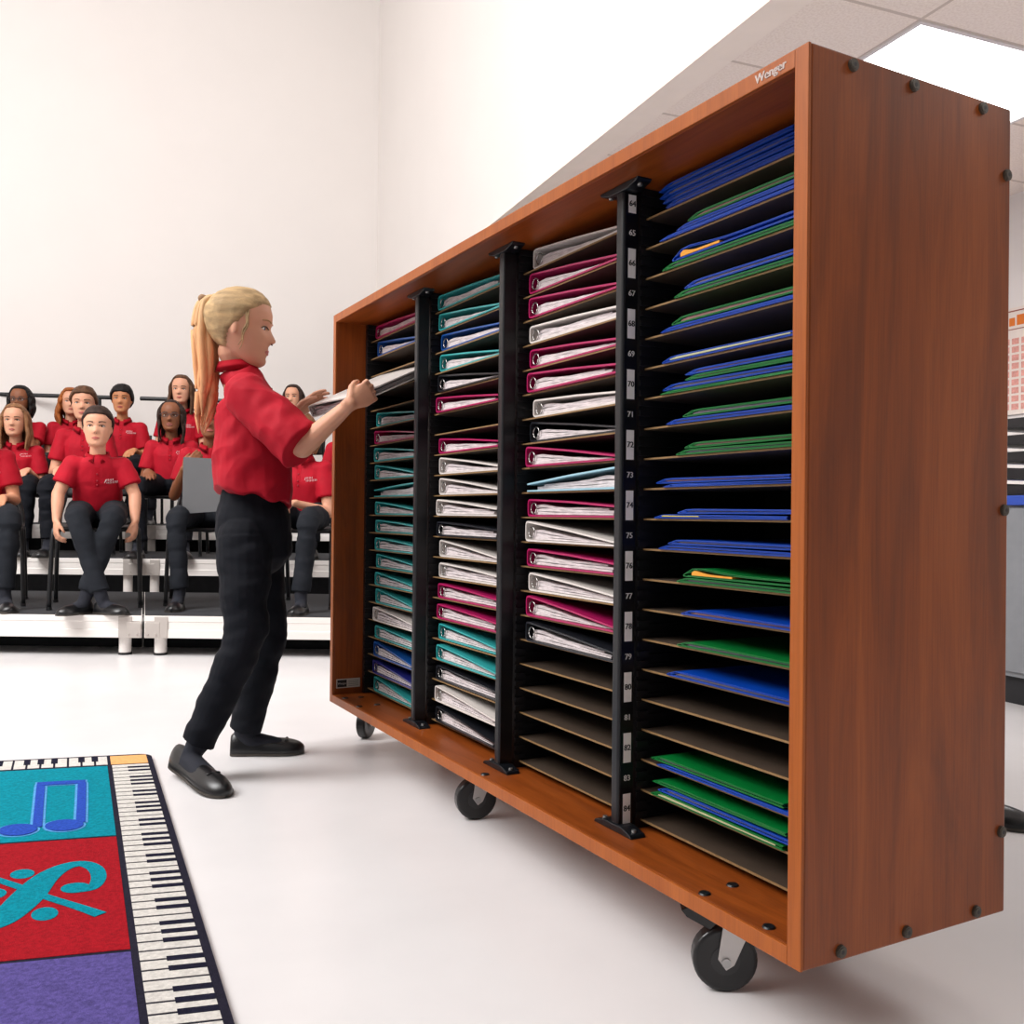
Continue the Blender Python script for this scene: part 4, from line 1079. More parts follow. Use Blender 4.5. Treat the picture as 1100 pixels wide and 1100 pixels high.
def figure(J, opt):
    """J: joints in world space.  Builds one body mesh plus clothing children."""
    L = J['base']; k = opt.get('k', 1.0); vox = opt.get('vox', 0.006)
    t = empty('person', L, 0, opt['label'], 'person', opt.get('group'))
    sk = skin(opt['skin']); f = V(J['facing']).normalized(); up = V((0, 0, 1)); right = f.cross(up)
    pel, chest, neck = V(J['pelvis']), V(J['chest']), V(J['neck'])
    Hd = Head(J['head'], J['gaze'], J['H'], J.get('headup', (0, 0, 1)))
    tors = (neck - pel).normalized(); across = right
    # ---- body: head, neck, core, arms, hands (and feet) as one surface
    b = MB(); Hd.add(b)
    nb = Hd.P(-0.08, 0, -0.33)
    b.loft([neck - tors * 0.06 * k, neck, nb * 0.55 + neck * 0.45, nb], [(0.05 * k, 0.045 * k), (0.040 * k, 0.040 * k), (0.036 * k, 0.038 * k), (0.038 * k, 0.042 * k)], across, 16)
    b.loft([pel, chest, neck - tors * 0.05 * k], [(0.09 * k, 0.06 * k), (0.10 * k, 0.06 * k), (0.07 * k, 0.04 * k)], across, 16)
    for sd in ('L', 'R'):
        sh, el, wr = V(J['sh' + sd]), V(J['el' + sd]), V(J['wr' + sd])
        b.loft([chest * 0.4 + sh * 0.6, sh, sh * 0.5 + el * 0.5, el], [0.04 * k, 0.038 * k, 0.034 * k, 0.030 * k], None, 12)
        b.loft([el, el * 0.65 + wr * 0.35, wr], [0.031 * k, (0.030 * k, 0.028 * k), (0.021 * k, 0.018 * k)], across, 12)
        h = J['hand' + sd]
        hand(b, wr, h[0], h[1], h[2], k * opt.get('hk', 1.0), h[3] if len(h) > 3 else 0.5)
    for sd in ('L', 'R'):
        an, he, to = V(J['an' + sd]), V(J['heel' + sd]), V(J['toe' + sd])
        hp, kn = V(J['hip' + sd]), V(J['kn' + sd])
        b.loft([pel, hp, kn, an, he * 0.7 + to * 0.3 + up * 0.035 * k], [0.05 * k, 0.05 * k, 0.036 * k, 0.020 * k, 0.014 * k], None, 10)
        b.loft([he * 0.8 + to * 0.2 + up * 0.026 * k, he * 0.35 + to * 0.65 + up * 0.018 * k], [0.016 * k, (0.018 * k, 0.008 * k)], None, 10)
    me = remesh(b, vox, 1, L, 'body', [sk])
    o = link('body', me, t)
    Hd.features(t, L, sk, opt.get('brow', (70, 46, 30)), opt.get('blue', False), opt.get('mouth', (178, 92, 84)), opt.get('open', 0.0))
    opt['hairf'](Hd, t, L)
    if opt.get('glasses'): Hd.glasses(t, L)
    # ---- polo shirt
    s = MB(); sw = J.get('shw', 0.15) * k
    shL, shR = V(J['shL']), V(J['shR']); mid = (shL + shR) / 2
    ax = (shL - shR).normalized(); wd = (shL - shR).length / 2
    hem = V(J['hem']) if 'hem' in J else pel + tors * 0.0
    hw = J.get('hemw', 0.125) * k; hd_ = J.get('hemd', 0.105) * k
    rows = [(hem, hw, hd_), (hem * 0.66 + chest * 0.34, hw * 0.98, hd_ * 1.02), (chest, wd * 0.98, 0.100 * k), (chest * 0.45 + mid * 0.55, wd * 1.02, 0.088 * k), (mid + tors * 0.012 * k, wd * 0.84, 0.062 * k), (neck - tors * 0.004, 0.052 * k, 0.050 * k)]
    sloft(s, rows, ax, 5, 28, False, 2.3)
    for sd in ('L', 'R'):
        sh, el = V(J['sh' + sd]), V(J['el' + sd]); q = J.get('slv', 0.80)
        inn = sh * 0.6 + mid * 0.4
        end = sh.lerp(el, q)
        s.loft([inn, sh, sh.lerp(el, q * 0.55), end], [0.046 * k, 0.050 * k * opt.get('slw', 1), 0.052 * k * opt.get('slw', 1), 0.053 * k * opt.get('slw', 1)], None, 20, False)
        s.sphere(sh, 0.049 * k * opt.get('slw', 1), 16)
    a_ = opt.get('wr', 0.005) * k
    def wr_s(co, n_):
        p = V((co.x * 11, co.y * 11, co.z * 7 + opt.get('seed', 0)))
        z = noise.noise(p) + 0.6 * abs(noise.noise(p * 1.9 + V((3, 1, 2)))) 
        return a_ * z
    me = remesh(s, vox * 0.95, 4, L, 'polo_shirt', [RED], opt.get('wrf', wr_s), opt.get('post'))
    shirt = link('polo_shirt', me, t)
    collar(t, L, neck + tors * 0.008, f, 0.053 * k, (nb - neck).normalized() * 0.5 + up * 0.5, k)
    # button placket and chest embroidery
    nrm = f - tors * f.dot(tors); nrm.normalize()
    bvh = None
    from mathutils.bvhtree import BVHTree
    bvh = BVHTree.FromPolygons([v.co + V(L) for v in me.vertices], [list(p.vertices) for p in me.polygons])
    def onshirt(p, off=0.0012):
        h = bvh.ray_cast(p + nrm * 0.35, -nrm)
        return (h[0] + h[1] * off) if h[0] is not None else p
    pk = MB(); axs = tors.cross(nrm).normalized()
    seq = [neck - tors * (0.030 + 0.011 * i) * k for i in range(10)]
    for sg in (0,):
        row = [onshirt(p + axs * w_, 0.0012) for p in seq for w_ in (-0.011 * k, 0.011 * k)]
        fs = [(2 * i, 2 * i + 1, 2 * i + 3, 2 * i + 2) for i in range(len(seq) - 1)]
        n0 = len(row); row2 = [p - nrm * 0.002 for p in row]
        fs2 = [tuple(n0 + i for i in f_[::-1]) for f_ in fs]
        ed = []
        for i in range(len(seq) - 1): ed += [(2 * i, 2 * i + 2, n0 + 2 * i + 2, n0 + 2 * i), (2 * i + 1, n0 + 2 * i + 1, n0 + 2 * i + 3, 2 * i + 3)]
        ed += [(0, n0, n0 + 1, 1), (n0 - 2, n0 - 1, 2 * n0 - 1, 2 * n0 - 2)]
        pk.add(row + row2, fs + fs2 + ed)
    pk.build('placket', REDC, t, False, origin=L)
    for i in (3, 6, 8):
        c = onshirt(seq[i], 0.002); MB().sphere(c, (0.0045 * k, 0.0045 * k, 0.0045 * k), 8).build('button', mat('shirt_button', (150, 20, 40), 0.4), t, True, origin=L)
    if opt.get('logo', True):
        lg = MB(); c0 = chest + tors * 0.035 * k - axs * 0.0
        left = -f.cross(up)                       # wearer's left
        rr = random.Random(opt.get('seed', 1))
        for row_, n_ in ((0, 5), (1, 8)):
            for i in range(n_):
                p = onshirt(chest + tors * (0.040 - 0.013 * row_) * k + left * (0.045 + 0.0068 * i) * k, 0.001)
                hgt = (0.0035 + 0.002 * rr.random()) * k
                lg.loft([p - tors * hgt, p + tors * hgt + left * 0.0012], [0.0013 * k, 0.0012 * k], None, 6)
        p = onshirt(chest + tors * 0.034 * k + left * 0.038 * k, 0.001)
        lg.loft([p - tors * 0.008 * k - left * 0.004, p + tors * 0.010 * k + left * 0.004], [0.0016 * k, 0.0014 * k], None, 6)
        lg.build('chest_embroidery', mat('white_thread', (236, 220, 222), 0.7), t, True, origin=L)
    # ---- trousers
    tr = MB(); cl = {'n': NAVY, 'c': CHAR}[opt.get('trousers', 'n')]
    hipw = J.get('hipw', 0.135) * k
    if J.get('seated'):
        tr.sphere(pel + V((0, 0, -0.01)), (0.125 * k, 0.125 * k, 0.095 * k), 20)
        tr.loft([V(J['hipL']), V(J['hipR'])], [0.075 * k, 0.075 * k], None, 16)
        sloft(tr, [(pel + tors * 0.10 * k, 0.115 * k, 0.085 * k), (pel, 0.13 * k, 0.10 * k)], ax, 3, 20)
    else:
        sloft(tr, [(pel + tors * 0.07 * k, hipw * 0.86, 0.088 * k), (pel, hipw, 0.108 * k), (pel - tors * 0.06 * k, hipw * 1.0, 0.105 * k)], ax, 4, 24)
    R_ = J.get('legr', (0.078, 0.072, 0.058, 0.052, 0.048))
    for sd in ('L', 'R'):
        hp, kn, an = V(J['hip' + sd]), V(J['kn' + sd]), V(J['an' + sd])
        pts = [hp, hp.lerp(kn, 0.5), kn, kn.lerp(an, 0.5), kn.lerp(an, J.get('cuff', 0.95))]
        sp = spline([tuple(p) + (r * k,) for p, r in zip(pts, R_)], 4)
        tr.loft([V(p[:3]) for p in sp], [p[3] for p in sp], None, 20, False)
        tr.sphere(hp, R_[0] * k * 0.98, 16)
    a2 = opt.get('wr2', 0.006) * k
    def wr_t(co, n_):
        p = V((co.x * 9, co.y * 9, co.z * 16 + opt.get('seed', 0) * 3))
        return a2 * (noise.noise(p) + 0.4 * noise.noise(p * 2.5))
    me = remesh(tr, vox, 4, L, 'trousers', [cl], wr_t)
    link('trousers', me, t)
    for sd in ('L', 'R'):
        shoe(t, L, J['heel' + sd], J['toe' + sd], 0.042 * k, bow=opt.get('bow', False), k=k)
        an = V(J['an' + sd]); he, to = V(J['heel' + sd]), V(J['toe' + sd])
        sm = MB(); up2 = V((0, 0, 1))
        sm.loft([V(J['kn' + sd]).lerp(an, 0.86), an, he * 0.72 + to * 0.28 + up2 * 0.038 * k, he * 0.35 + to * 0.65 + up2 * 0.024 * k], [0.032 * k, 0.031 * k, 0.030 * k, (0.030 * k, 0.017 * k)], None, 14)
        link('sock', remesh(sm, 0.006, 2, L, 'sock', [mat('dark_sock', (28, 30, 40), 0.9)]), t)
    return t, Hd

# ---- hair styles
def cap_hair(m_, **kw): return lambda Hd, t, L: Hd.hair(t, L, m_, **kw)
def long_hair(m_, ln=0.75, wav=0.012, thick=0.05, part=0.0, front=0.36, seed=1, vol=1.0, behind=True, curly=0.0):
    def fn(Hd, t, L):
        def ex(mb):
            rr = random.Random(seed)
            for sg in (-1, 1):
                for j in range(9):
                    a = j / 8                         # from temple to nape
                    x0 = 0.13 - 0.50 * a; y0 = 0.32 + 0.03 * math.sin(a * PI) - 0.16 * max(0, a - 0.6)
                    l2 = ln * (0.88 + 0.2 * rr.random())
                    pts = [(x0 * 0.8, sg * y0 * 0.72, 0.36), (x0, sg * (y0 + 0.02), 0.12), (x0 - 0.02, sg * (y0 + 0.05 * vol), -0.15), (x0 - 0.01 + 0.03 * rr.random(), sg * (y0 + 0.06 * vol + 0.04 * rr.random()), -0.15 - l2 * 0.45), (x0 + 0.04, sg * (y0 + 0.03 * rr.random()), -0.15 - l2)]
                    Hd.lockf(mb, pts, [0.05, 0.066, 0.064, 0.058 * vol, 0.02], wav, 10, rr.random() * 6)
            if behind:
                for j in range(7):
                    y = (j - 3) * 0.08
                    Hd.lockf(mb, [(-0.40, y, 0.2), (-0.45, y * 1.1, -0.1), (-0.40, y * 1.2, -0.4), (-0.33, y * 1.2, -0.15 - ln * 0.95)], [0.06, 0.07, 0.06, 0.02], wav, 10, j)
        Hd.hair(t, L, m_, thick=thick, front=front, side=-0.30, back=-0.44, sidex=0.06, part=part, extra=ex, seed=seed, curly=curly)
    return fn

# ------------------------------------------------------------------ the choir on the risers
def seated(name_label, px, py, d, deckz, opt, yaw=0.0, k=1.05, lean=0.10, arms='lap', spread=0.07, kneeout=0.08, ankf=0.44, legpose=None, H=0.200, gaze=None, seatf=None, chair=True, chair_label=None, pos=None, cz=0.0):
    """px,py: the middle of the face in the photograph, d: its distance; facing the camera"""
    hd = at(px, py, d) if pos is None else V(pos)
    f = V((math.sin(yaw), -math.cos(yaw), 0)); up = V((0, 0, 1)); rt = f.cross(up)       # rt = wearer's right
    SHt = 0.43 + cz
    neck = hd - up * 0.142 * k - f * 0.035 * k
    torso = neck.z - (deckz + SHt + 0.09)
    pelz = deckz + SHt + 0.075 * k
    tl = neck.z - pelz
    back = math.tan(lean) * tl
    pel = V((neck.x, neck.y, pelz)) - f * back
    tdir = (neck - pel).normalized()
    chest = pel + tdir * tl * 0.62 - f * 0.0
    sw = 0.116 * k
    shc = neck - tdir * 0.055 * k + f * (0.02 if arms == 'down' else 0.0)
    J = dict(base=(pel.x, pel.y, deckz), facing=f, pelvis=pel, chest=chest, neck=neck, head=hd, gaze=(gaze or f), H=H * k / 1.0, seated=True)
    J['shL'] = shc - rt * sw; J['shR'] = shc + rt * sw
    J['hem'] = pel + tdir * 0.02
    J['hemw'] = 0.120; J['slv'] = 0.66; J['hemd'] = 0.105; J['legr'] = (0.072, 0.065, 0.054, 0.047, 0.046)
    thigh = 0.37 * k
    for sd, sg in (('L', -1), ('R', 1)):
        J['hip' + sd] = pel + rt * sg * 0.075 * k + f * 0.03
        kz = deckz + SHt + 0.042
        kn = pel + rt * sg * (0.075 * k + kneeout) + f * thigh; kn.z = kz
        J['kn' + sd] = kn
        an = kn + f * (ankf - 0.40) + rt * sg * spread * -0.3; an.z = deckz + 0.085 * k
        J['an' + sd] = an
        J['heel' + sd] = V((an.x, an.y, deckz + 0.001)) - f * 0.045 * k
        J['toe' + sd] = V((an.x, an.y, deckz + 0.001)) + f * 0.165 * k + rt * sg * 0.03
    def both(fn):
        for sd, sg in (('L', -1), ('R', 1)): fn(sd, sg)
    def lap(sd, sg):
        el = J['sh' + sd] - up * 0.215 * k + rt * sg * 0.045 * k + f * 0.03
        kn = J['kn' + sd]; hp = J['hip' + sd]
        wr = hp.lerp(kn, 0.62) + up * 0.090 * k - rt * sg * 0.01
        J['el' + sd] = el; J['wr' + sd] = wr
        J['hand' + sd] = (f * 1 - up * 0.28 - rt * sg * 0.2, V((0, 0, -1)), -rt * sg, 0.35)
    def down(sd, sg):
        J['wr' + sd] = V((0, 0, 0)) + pel + f * 0.20 * k + rt * sg * 0.178 * k; J['wr' + sd].z = deckz + SHt + 0.035
        J['el' + sd] = J['sh' + sd].lerp(J['wr' + sd], 0.52) + rt * sg * 0.03 - f * 0.02
        J['hand' + sd] = (V((0, 0, -1)) + f * 0.35, -rt * sg - f * 0.3, f, 0.7)
    if arms == 'down': both(down)
    else: both(lap)
    if arms == 'mouth':          # wearer's left hand over the mouth
        J['elL'] = J['shL'] - up * 0.16 * k + f * 0.14 * k - rt * 0.01
        J['wrL'] = hd - up * 0.13 * k + f * 0.12 * k - rt * 0.05 * k
        J['handL'] = (rt * 0.75 + up * 0.75 , -f, up, 0.4)
    if arms == 'clasp':
        for sd, sg in (('L', -1), ('R', 1)):
            J['el' + sd] = J['sh' + sd] - up * 0.23 * k + rt * sg * 0.04 * k + f * 0.04
            J['wr' + sd] = pel + f * 0.30 * k + rt * sg * 0.045 + up * 0.06 - rt * 0.0
            J['hand' + sd] = (f * 0.7 - rt * sg * 0.75 - up * 0.35, V((0, 0, -1)), up * 0.3 + f, 0.8)
    if arms == 'folder':         # wearer's right hand holds the folder upright
        J['elR'] = J['shR'] - up * 0.22 * k + rt * 0.07 * k + f * 0.02
        J['wrR'] = J['shR'] - up * 0.075 * k + rt * 0.010 * k + f * 0.14 * k
        J['handR'] = (up * 0.75 - rt * 0.75 + f * 0.1, f * -1, up, 0.5)
    if legpose: legpose(J, f, rt, up, deckz, k)
    opt = dict(opt); opt['label'] = name_label; opt['k'] = k; opt.setdefault('vox', 0.0065); opt['group'] = 'children in red polo shirts'
    opt.setdefault('seed', int(px) % 17)
    t, Hd = figure(J, opt)
    if chair:
        c = pel + f * 0.20
        place_chair(c.x, c.y, deckz, yaw, chair_label)
    return t, Hd, J
RZ1, RZ2, RZ3 = 0.2035, 0.4065, 0.6105
blk = hairm('black', (26, 22, 22), 0.3); brn = hairm('brown', (86, 58, 40)); lbr = hairm('light_brown', (134, 94, 64)); dbr = hairm('dark_brown', (52, 36, 30)); aub = hairm('auburn', (150, 84, 38))
def cross_ank(J, f, rt, up, dz, k):
    a, b = J['anL'].copy(), J['anR'].copy()
    m_ = (a + b) / 2
    J['anL'] = m_ + rt * 0.035 + f * 0.02; J['anR'] = m_ - rt * 0.035 + f * 0.06
    for sd, sg in (('L', 1), ('R', -1)):
        an = J['an' + sd]
        J['heel' + sd] = V((an.x, an.y, dz + 0.001)) - f * 0.04 - rt * sg * 0.02; J['toe' + sd] = V((an.x, an.y, dz + 0.001)) + f * 0.11 + rt * sg * 0.12
def leg_over(J, f, rt, up, dz, k):
    J['knR'] = J['knR'] + up * 0.07 - rt * 0.06
    J['anR'] = J['knR'] - up * 0.34 - rt * -0.10 + f * 0.06
    J['heelR'] = J['anR'] - up * 0.07 - f * 0.03; J['toeR'] = J['anR'] - up * 0.13 + f * 0.13 - rt * 0.04

CHL = 'black stacking chair under %s'
# front row
seated('person cut off by the left edge in the front row, red polo shirt', -22, 450, 5.05, RZ1, dict(skin='light', hairf=cap_hair(brn, thick=0.05, messy=0.02), trousers='c'), yaw=0.45, k=1.05, lean=0.30, arms='lap', chair_label=CHL % 'the front row child cut off by the left edge')
tB, hB, jB = seated('person seated in the middle of the front row gripping the chair, hair pulled back', 105, 459, 5.02, RZ1, dict(skin='fair', hairf=cap_hair(dbr, thick=0.042, front=0.27, side=-0.12, back=-0.34, sidex=-0.06, messy=0.003), trousers='c', brow=(60, 40, 30)), yaw=0.38, k=1.06, lean=0.42, arms='down', ankf=0.43, kneeout=0.0, legpose=cross_ank, H=0.205, gaze=V((0.30, -1, 0.02)), chair_label=CHL % 'the front row child gripping the seat')
tC, hC, jC = seated('person in the front row holding up a grey folder, head behind the blond ponytail', 226, 452, 5.35, RZ1, dict(skin='brown', hairf=cap_hair(blk, thick=0.03, front=0.33, messy=0.01), trousers='c', logo=False), yaw=0.28, k=1.02, lean=0.15, arms='folder', chair_label=CHL % 'the child holding the grey folder')
tD, hD, jD = seated('person in the front row with clasped hands, face hidden by the standing girl', 323, 464, 5.20, RZ1, dict(skin='fair', hairf=long_hair(lbr, 0.4, seed=5), trousers='c'), yaw=-0.18, k=1.04, lean=0.28, arms='clasp', legpose=leg_over, chair_label=CHL % 'the child with clasped hands')
# second row
seated('person in the second row at left with long light brown hair and red polo', 16, 452, 6.75, RZ2, dict(skin='fair', hairf=long_hair(lbr, 0.75, seed=3)), yaw=0.25, k=1.14, lean=0.20, chair_label=CHL % 'the long haired child in the second row')
seated('person with short brown hair in the second row, behind the girl gripping the chair', 90, 434, 6.75, RZ2, dict(skin='fair', hairf=cap_hair(brn, thick=0.055, front=0.26, side=0.02, back=-0.32, messy=0.02)), yaw=0.28, k=1.20, lean=0.18, chair_label=CHL % 'the brown haired boy in the second row')
seated('person with glasses and a long braid in the second row, hand on one knee', 184, 447, 6.70, RZ2, dict(skin='brown', hairf=long_hair(dbr, 0.7, wav=0.02, thick=0.025, front=0.40, seed=8, vol=0.4, behind=True), glasses=True, open=0.8, mouth=(170, 96, 92)), yaw=0.20, k=1.12, lean=0.18, chair_label=CHL % 'the child with glasses in the second row')
seated('person in the second row mostly hidden behind the far end of the cabinet', 376, 448, 6.75, RZ2, dict(skin='light', hairf=cap_hair(brn, thick=0.05)), yaw=-0.1, k=1.16, lean=0.15, chair_label=CHL % 'the second row child behind the cabinet')
# back row
tI, hI, jI = seated('person with dark braids in the back row covering the mouth with one hand', 22, 430, 7.75, RZ3, dict(skin='brown', hairf=long_hair(blk, 0.42, wav=0.02, thick=0.05, front=0.36, seed=11, vol=1.0), glasses=True), yaw=0.15, k=1.14, lean=0.12, arms='mouth', chair_label=CHL % 'the child with braids in the back row')
seated('person with long curly auburn hair in the back row, turned to the right', 76, 432, 7.95, RZ3, dict(skin='fair', hairf=long_hair(aub, 0.75, wav=0.03, thick=0.07, front=0.36, seed=13, vol=1.6, curly=0.03)), yaw=0.45, k=1.10, lean=0.10, chair_label=CHL % 'the auburn haired child in the back row')
seated('person with short black hair in the back row, chest embroidery in full view', 131, 429, 7.70, RZ3, dict(skin='tan', hairf=cap_hair(blk, thick=0.052, front=0.21, side=-0.04, back=-0.30, sidex=0.05, messy=0.02), brow=(28, 22, 20)), yaw=0.22, k=1.17, lean=0.14, chair_label=CHL % 'the black haired boy in the back row')
seated('person with long brown hair at the right of the back row rail, left of ponytail', 195, 419, 7.75, RZ3, dict(skin='fair', hairf=long_hair(brn, 0.70, seed=17, vol=0.8)), yaw=0.12, k=1.16, lean=0.10, chair_label=CHL % 'the back row child beside the ponytail')
seated('person with dark hair in the back row, face showing above the red sleeve', 315, 427, 7.70, RZ3, dict(skin='fair', hairf=long_hair(dbr, 0.40, seed=19, vol=0.7), brow=(50, 34, 28)), yaw=-0.05, k=1.04, lean=0.10, H=0.19, chair_label=CHL % 'the back row child above the red sleeve')
# grey folder held up by the child in the front row
def grey_folder():
    cx = at(219, 518, jC['wrR'].y - 0.03)
    a = at(197, 491, 5.08); 
    t = empty('grey_folder', a, 0.0, 'plain grey folder held upright by the front row child behind the ponytail', 'folder')
    sc = 5.08 / F_PX
    gm = mat('grey_card', (92, 92, 94), 0.5, var=0.05, vscale=6)
    for i, (nm, y) in enumerate((('front_cover', 0.0), ('back_cover', 0.008))):
        pr = [(0, 0), (52 * sc, -2 * sc), (50 * sc, -57 * sc), (-1 * sc, -61 * sc)]
        MB().prism(pr, lambda p, q, d_: V((p, d_ , q)), y, y + 0.002).build(nm, gm, t)
    MB().prism([(0.003, -0.003), (0.25, -0.012), (0.24, -0.275), (0.0, -0.29)], lambda p, q, d_: V((p, d_, q)), 0.0025, 0.0075).build('papers', mat('folder_sheets', (200, 196, 192), 0.8), t)
grey_folder()

# ------------------------------------------------------------------ seated child behind the cabinet (only a shoe shows at the right edge)
def stretch(J, f, rt, up, dz, k):
    toe = onz(1112, 893, 0.002); heel = onz(1080, 886, 0.002)
    d = (toe - heel).normalized(); heel = toe - d * 0.23
    J['heelR'] = heel; J['toeR'] = toe; J['anR'] = heel + d * 0.045 + up * 0.085
    J['knR'] = J['hipR'].lerp(J['anR'], 0.5) + up * 0.10
    J['heelL'] = heel + V((-0.25, 0.12, 0)); J['toeL'] = J['heelL'] + d * 0.21; J['anL'] = J['heelL'] + d * 0.045 + up * 0.085
    J['knL'] = J['hipL'].lerp(J['anL'], 0.5) + up * 0.16 + d * 0.05
hp = V((0.50, 2.62, 1.16))
seated('person seated behind the cabinet, one black shoe showing past its right end', 0, 0, 0, 0.0, dict(skin='light', hairf=cap_hair(brn, thick=0.05)), yaw=math.radians(64), k=1.0, lean=0.05, pos=hp, legpose=stretch, chair_label='black stacking chair behind the cabinet')

# ------------------------------------------------------------------ the girl at the cabinet
def hero():
    e = E_; up = V((0, 0, 1)); rt = e.cross(up)       # she faces into the cabinet; rt = her right, towards the camera
    k = 0.98
    head = at(259.5, 351.5, 2.66)
    pel = at(272, 560, 2.68); neck = at(255, 396, 2.67); chest = at(270, 448, 2.675)
    J = dict(base=(-0.80, 2.62, 0.0), facing=e, pelvis=pel, chest=chest, neck=neck, head=head, H=0.216)
    g = V((math.cos(math.radians(7)), math.sin(math.radians(7)), -0.10)).normalized()
    J['gaze'] = g; J['headup'] = up + g * 0.0
    J['shR'] = at(266, 425, 2.56); J['shL'] = at(264, 424, 2.79)
    J['elR'] = at(325, 480, 2.50); J['elL'] = at(292, 478, 2.80)
    J['wrR'] = at(376, 434, 2.46); J['wrL'] = at(317, 446, 2.80)
    dR = (at(412, 411, 2.52) - J['wrR']).normalized()
    J['handR'] = (dR, V((-0.15, 0.85, 0.15)), up * 0.8 + e * 0.3, 0.85)
    J['handL'] = ((at(350, 418, 2.86) - J['wrL']).normalized(), V((0.2, -0.5, -0.8)), up * 0.2 + e * 0.3, 0.35)
    J['hem'] = at(272, 534, 2.68); J['hemw'] = 0.135; J['hemd'] = 0.118
    J['hipR'] = at(264, 580, 2.61); J['knR'] = at(262, 686, 2.55); J['anR'] = at(211, 802, 2.545)
    J['hipL'] = at(276, 580, 2.75); J['knL'] = at(286, 688, 2.78); J['anL'] = at(262, 786, 2.81)
    toe = onz(243, 857, 0.002); heel = at(189, 822, 2.60)
    J['toeR'] = toe; J['heelR'] = heel
    J['heelL'] = onz(248, 810, 0.002); J['toeL'] = onz(327, 808, 0.002)
    J['hipw'] = 0.115; J['hemd'] = 0.107; J['slv'] = 0.98; J['cuff'] = 0.97; J['legr'] = (0.077, 0.070, 0.057, 0.051, 0.046)
    blond = hairm('blond', (178, 148, 108), 0.36, (0.14, 1, 1))
    tail_m = hairm('strawberry_blond', (216, 174, 130), 0.30)
    nt = tail_m.node_tree; tc = [n for n in nt.nodes if n.type == 'TEX_COORD'][0]; bs = nt.nodes['Principled BSDF']
    src = bs.inputs['Base Color'].links[0].from_socket
    sz = nt.nodes.new('ShaderNodeSeparateXYZ'); nt.links.new(tc.outputs['Object'], sz.inputs[0])
    rp = nt.nodes.new('ShaderNodeValToRGB'); mr = nt.nodes.new('ShaderNodeMapRange')
    mr.inputs[1].default_value = 0.96; mr.inputs[2].default_value = 1.32
    nt.links.new(sz.outputs[2], mr.inputs[0]); nt.links.new(mr.outputs[0], rp.inputs[0])
    el = rp.color_ramp.elements; el[0].position = 0.0; el[0].color = (1.1, 0.84, 0.78, 1); el[1].position = 1.0; el[1].color = (0.95, 0.98, 0.95, 1)
    k_ = el.new(0.45); k_.color = (1.08, 0.80, 0.68, 1)
    mx = nt.nodes.new('ShaderNodeMix'); mx.data_type = 'RGBA'; mx.blend_type = 'MULTIPLY'; mx.inputs[0].default_value = 1
    nt.links.new(src, mx.inputs[6]); nt.links.new(rp.outputs[0], mx.inputs[7]); nt.links.new(mx.outputs[2], bs.inputs['Base Color'])
    def hf(Hd, t, L):
        Hd.hair(t, L, blond, thick=0.022, front=0.29, side=-0.02, back=-0.30, sidex=-0.02, messy=0.004, seed=4,
                extra=lambda mb: ([Hd.lockf(mb, [(0.10 - 0.02 * j, sg * 0.30, 0.22), (0.13 - 0.02 * j, sg * 0.325, 0.05), (0.10 - 0.02 * j, sg * 0.315, -0.12), (0.06 - 0.015 * j, sg * 0.30, -0.33 + 0.05 * j)], [0.012, 0.013, 0.010, 0.004], 0.008, 8, j) for sg in (-1, 1) for j in range(2)],
                                  Hd.lockf(mb, [(-0.36, 0, 0.30), (-0.46, 0, 0.30), (-0.50, 0, 0.27)], [0.10, 0.06, 0.05], 0, 14)))
        tm = MB(); c = Hd.P(-0.47, 0, 0.29)
        tie = MB().loft([c + V((0, 0, 0.0)), c + V((-0.012, -0.004, 0.004))], [0.012, 0.012], None, 16)
        tie.build('hair_tie', mat('hair_elastic', (150, 116, 84), 0.8), t, True, origin=L)
        rr = random.Random(5)
        main = [((232, 320), .018), ((222, 326), .024), ((218, 350), .028), ((219, 385), .030), ((221, 415), .028), ((220, 440), .024), ((217, 462), .012)]
        for j in range(15):
            ox = rr.uniform(-0.65, 0.65); oy = rr.uniform(-0.8, 0.8); le = rr.uniform(0.72, 1.04)
            pts = []
            for i, ((px, py), r) in enumerate(main):
                py2 = 319 + (py - 319) * (le if i > 2 else 1)
                sp = r * 1.15
                w = 0.0025 * math.sin(i * 1.7 + j)
                p = at(px, py2, 2.655) + V((ox * sp + w, oy * sp, 0))
                pts.append((p.x, p.y, p.z, r * 0.42 * (0.25 if i == 6 else 1)))
            sp_ = spline(pts, 6)
            tm.loft([V(q[:3]) for q in sp_], [max(0.001, q[3]) for q in sp_], None, 10)
        tm.build('ponytail', tail_m, t, True, origin=L)
    hz = J['hem'].z
    def post(me):
        for v in me.vertices:
            wgt = max(0, min(1, (hz + 0.16 - v.co.z) / 0.16))
            fw = max(-1, min(1, (v.co - J['hem']).dot(e) / 0.11))
            v.co.z -= wgt * (0.030 * fw + 0.006 * math.sin(v.co.x * 60 + v.co.y * 40))
    def wrf(co, n_):
        p = V((co.x * 9 + co.z * 5, co.y * 9, co.z * 9 - co.x * 6))
        q = 1 - abs(noise.noise(p)) * 2.2
        return 0.0065 * q + 0.004 * noise.noise(p * 2.6) - 0.002
    opt = dict(label='person with a long blond ponytail standing and sliding a white binder into the cabinet', skin='fair', hairf=hf, k=k, vox=0.0036, logo=False, bow=True, brow=(170, 128, 86), blue=True, wr=0.009, wr2=0.008, slw=1.25, wrf=wrf, post=post, seed=6, mouth=(196, 112, 104), hk=0.95)
    t, Hd = figure(J, opt)
    return J
JH = hero()
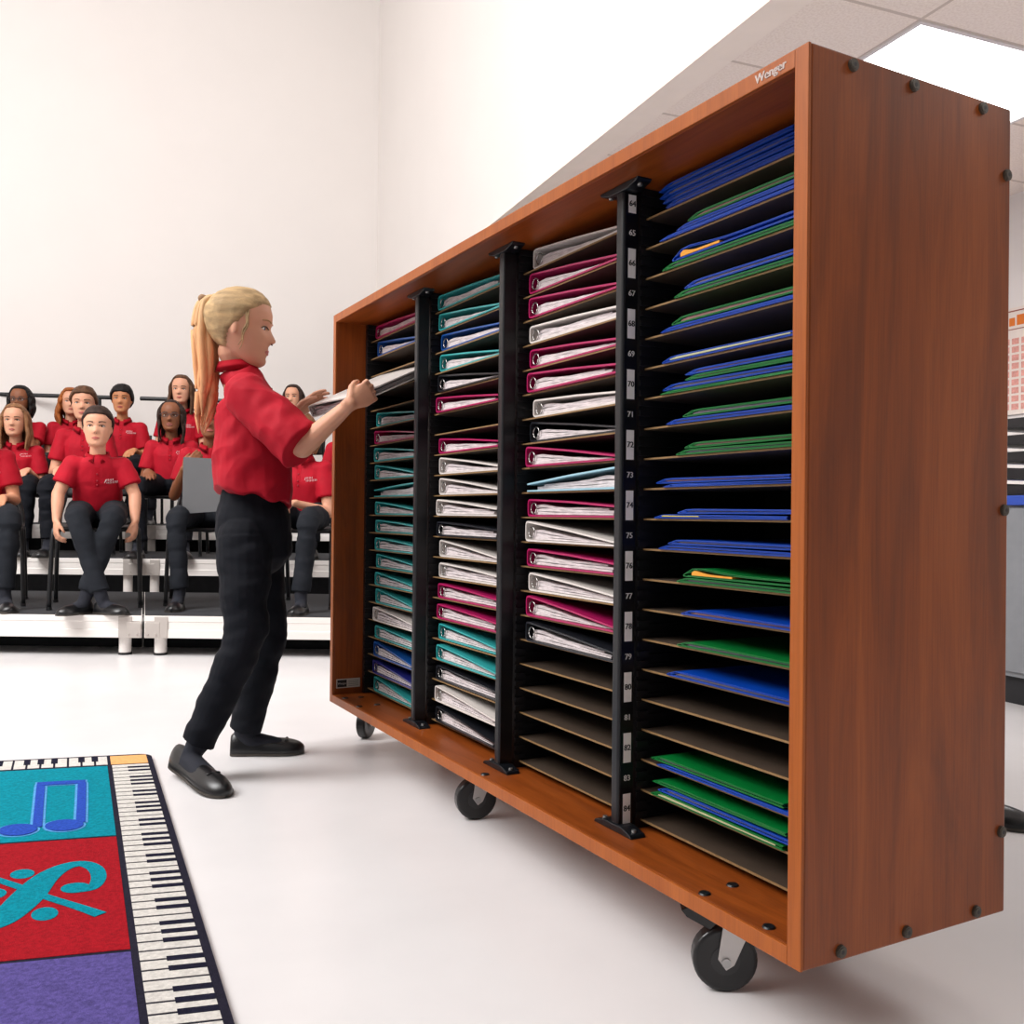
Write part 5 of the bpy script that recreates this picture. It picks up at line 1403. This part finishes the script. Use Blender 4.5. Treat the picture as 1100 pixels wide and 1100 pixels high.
# the white binder in her hands, half way into the fourth slot
def held_binder():
    far = at(336, 449, 2.785); 
    ent = cabw(SHT - 0.004, SPW[0] - 0.005, shelf_z(3) + 0.004)     # where the far bottom edge enters the slot
    x = (ent - far).normalized(); y = D_.copy(); y = (y - x * y.dot(x)).normalized(); z = x.cross(y)
    M4 = Matrix(((x.x, y.x, z.x, far.x), (x.y, y.y, z.y, far.y), (x.z, y.z, z.z, far.z), (0, 0, 0, 1)))
    binder('white', 3, M4, 'white ring binder held by the ponytailed girl, half inserted into the cabinet', 'ring binders in the cabinet slots')
held_binder()
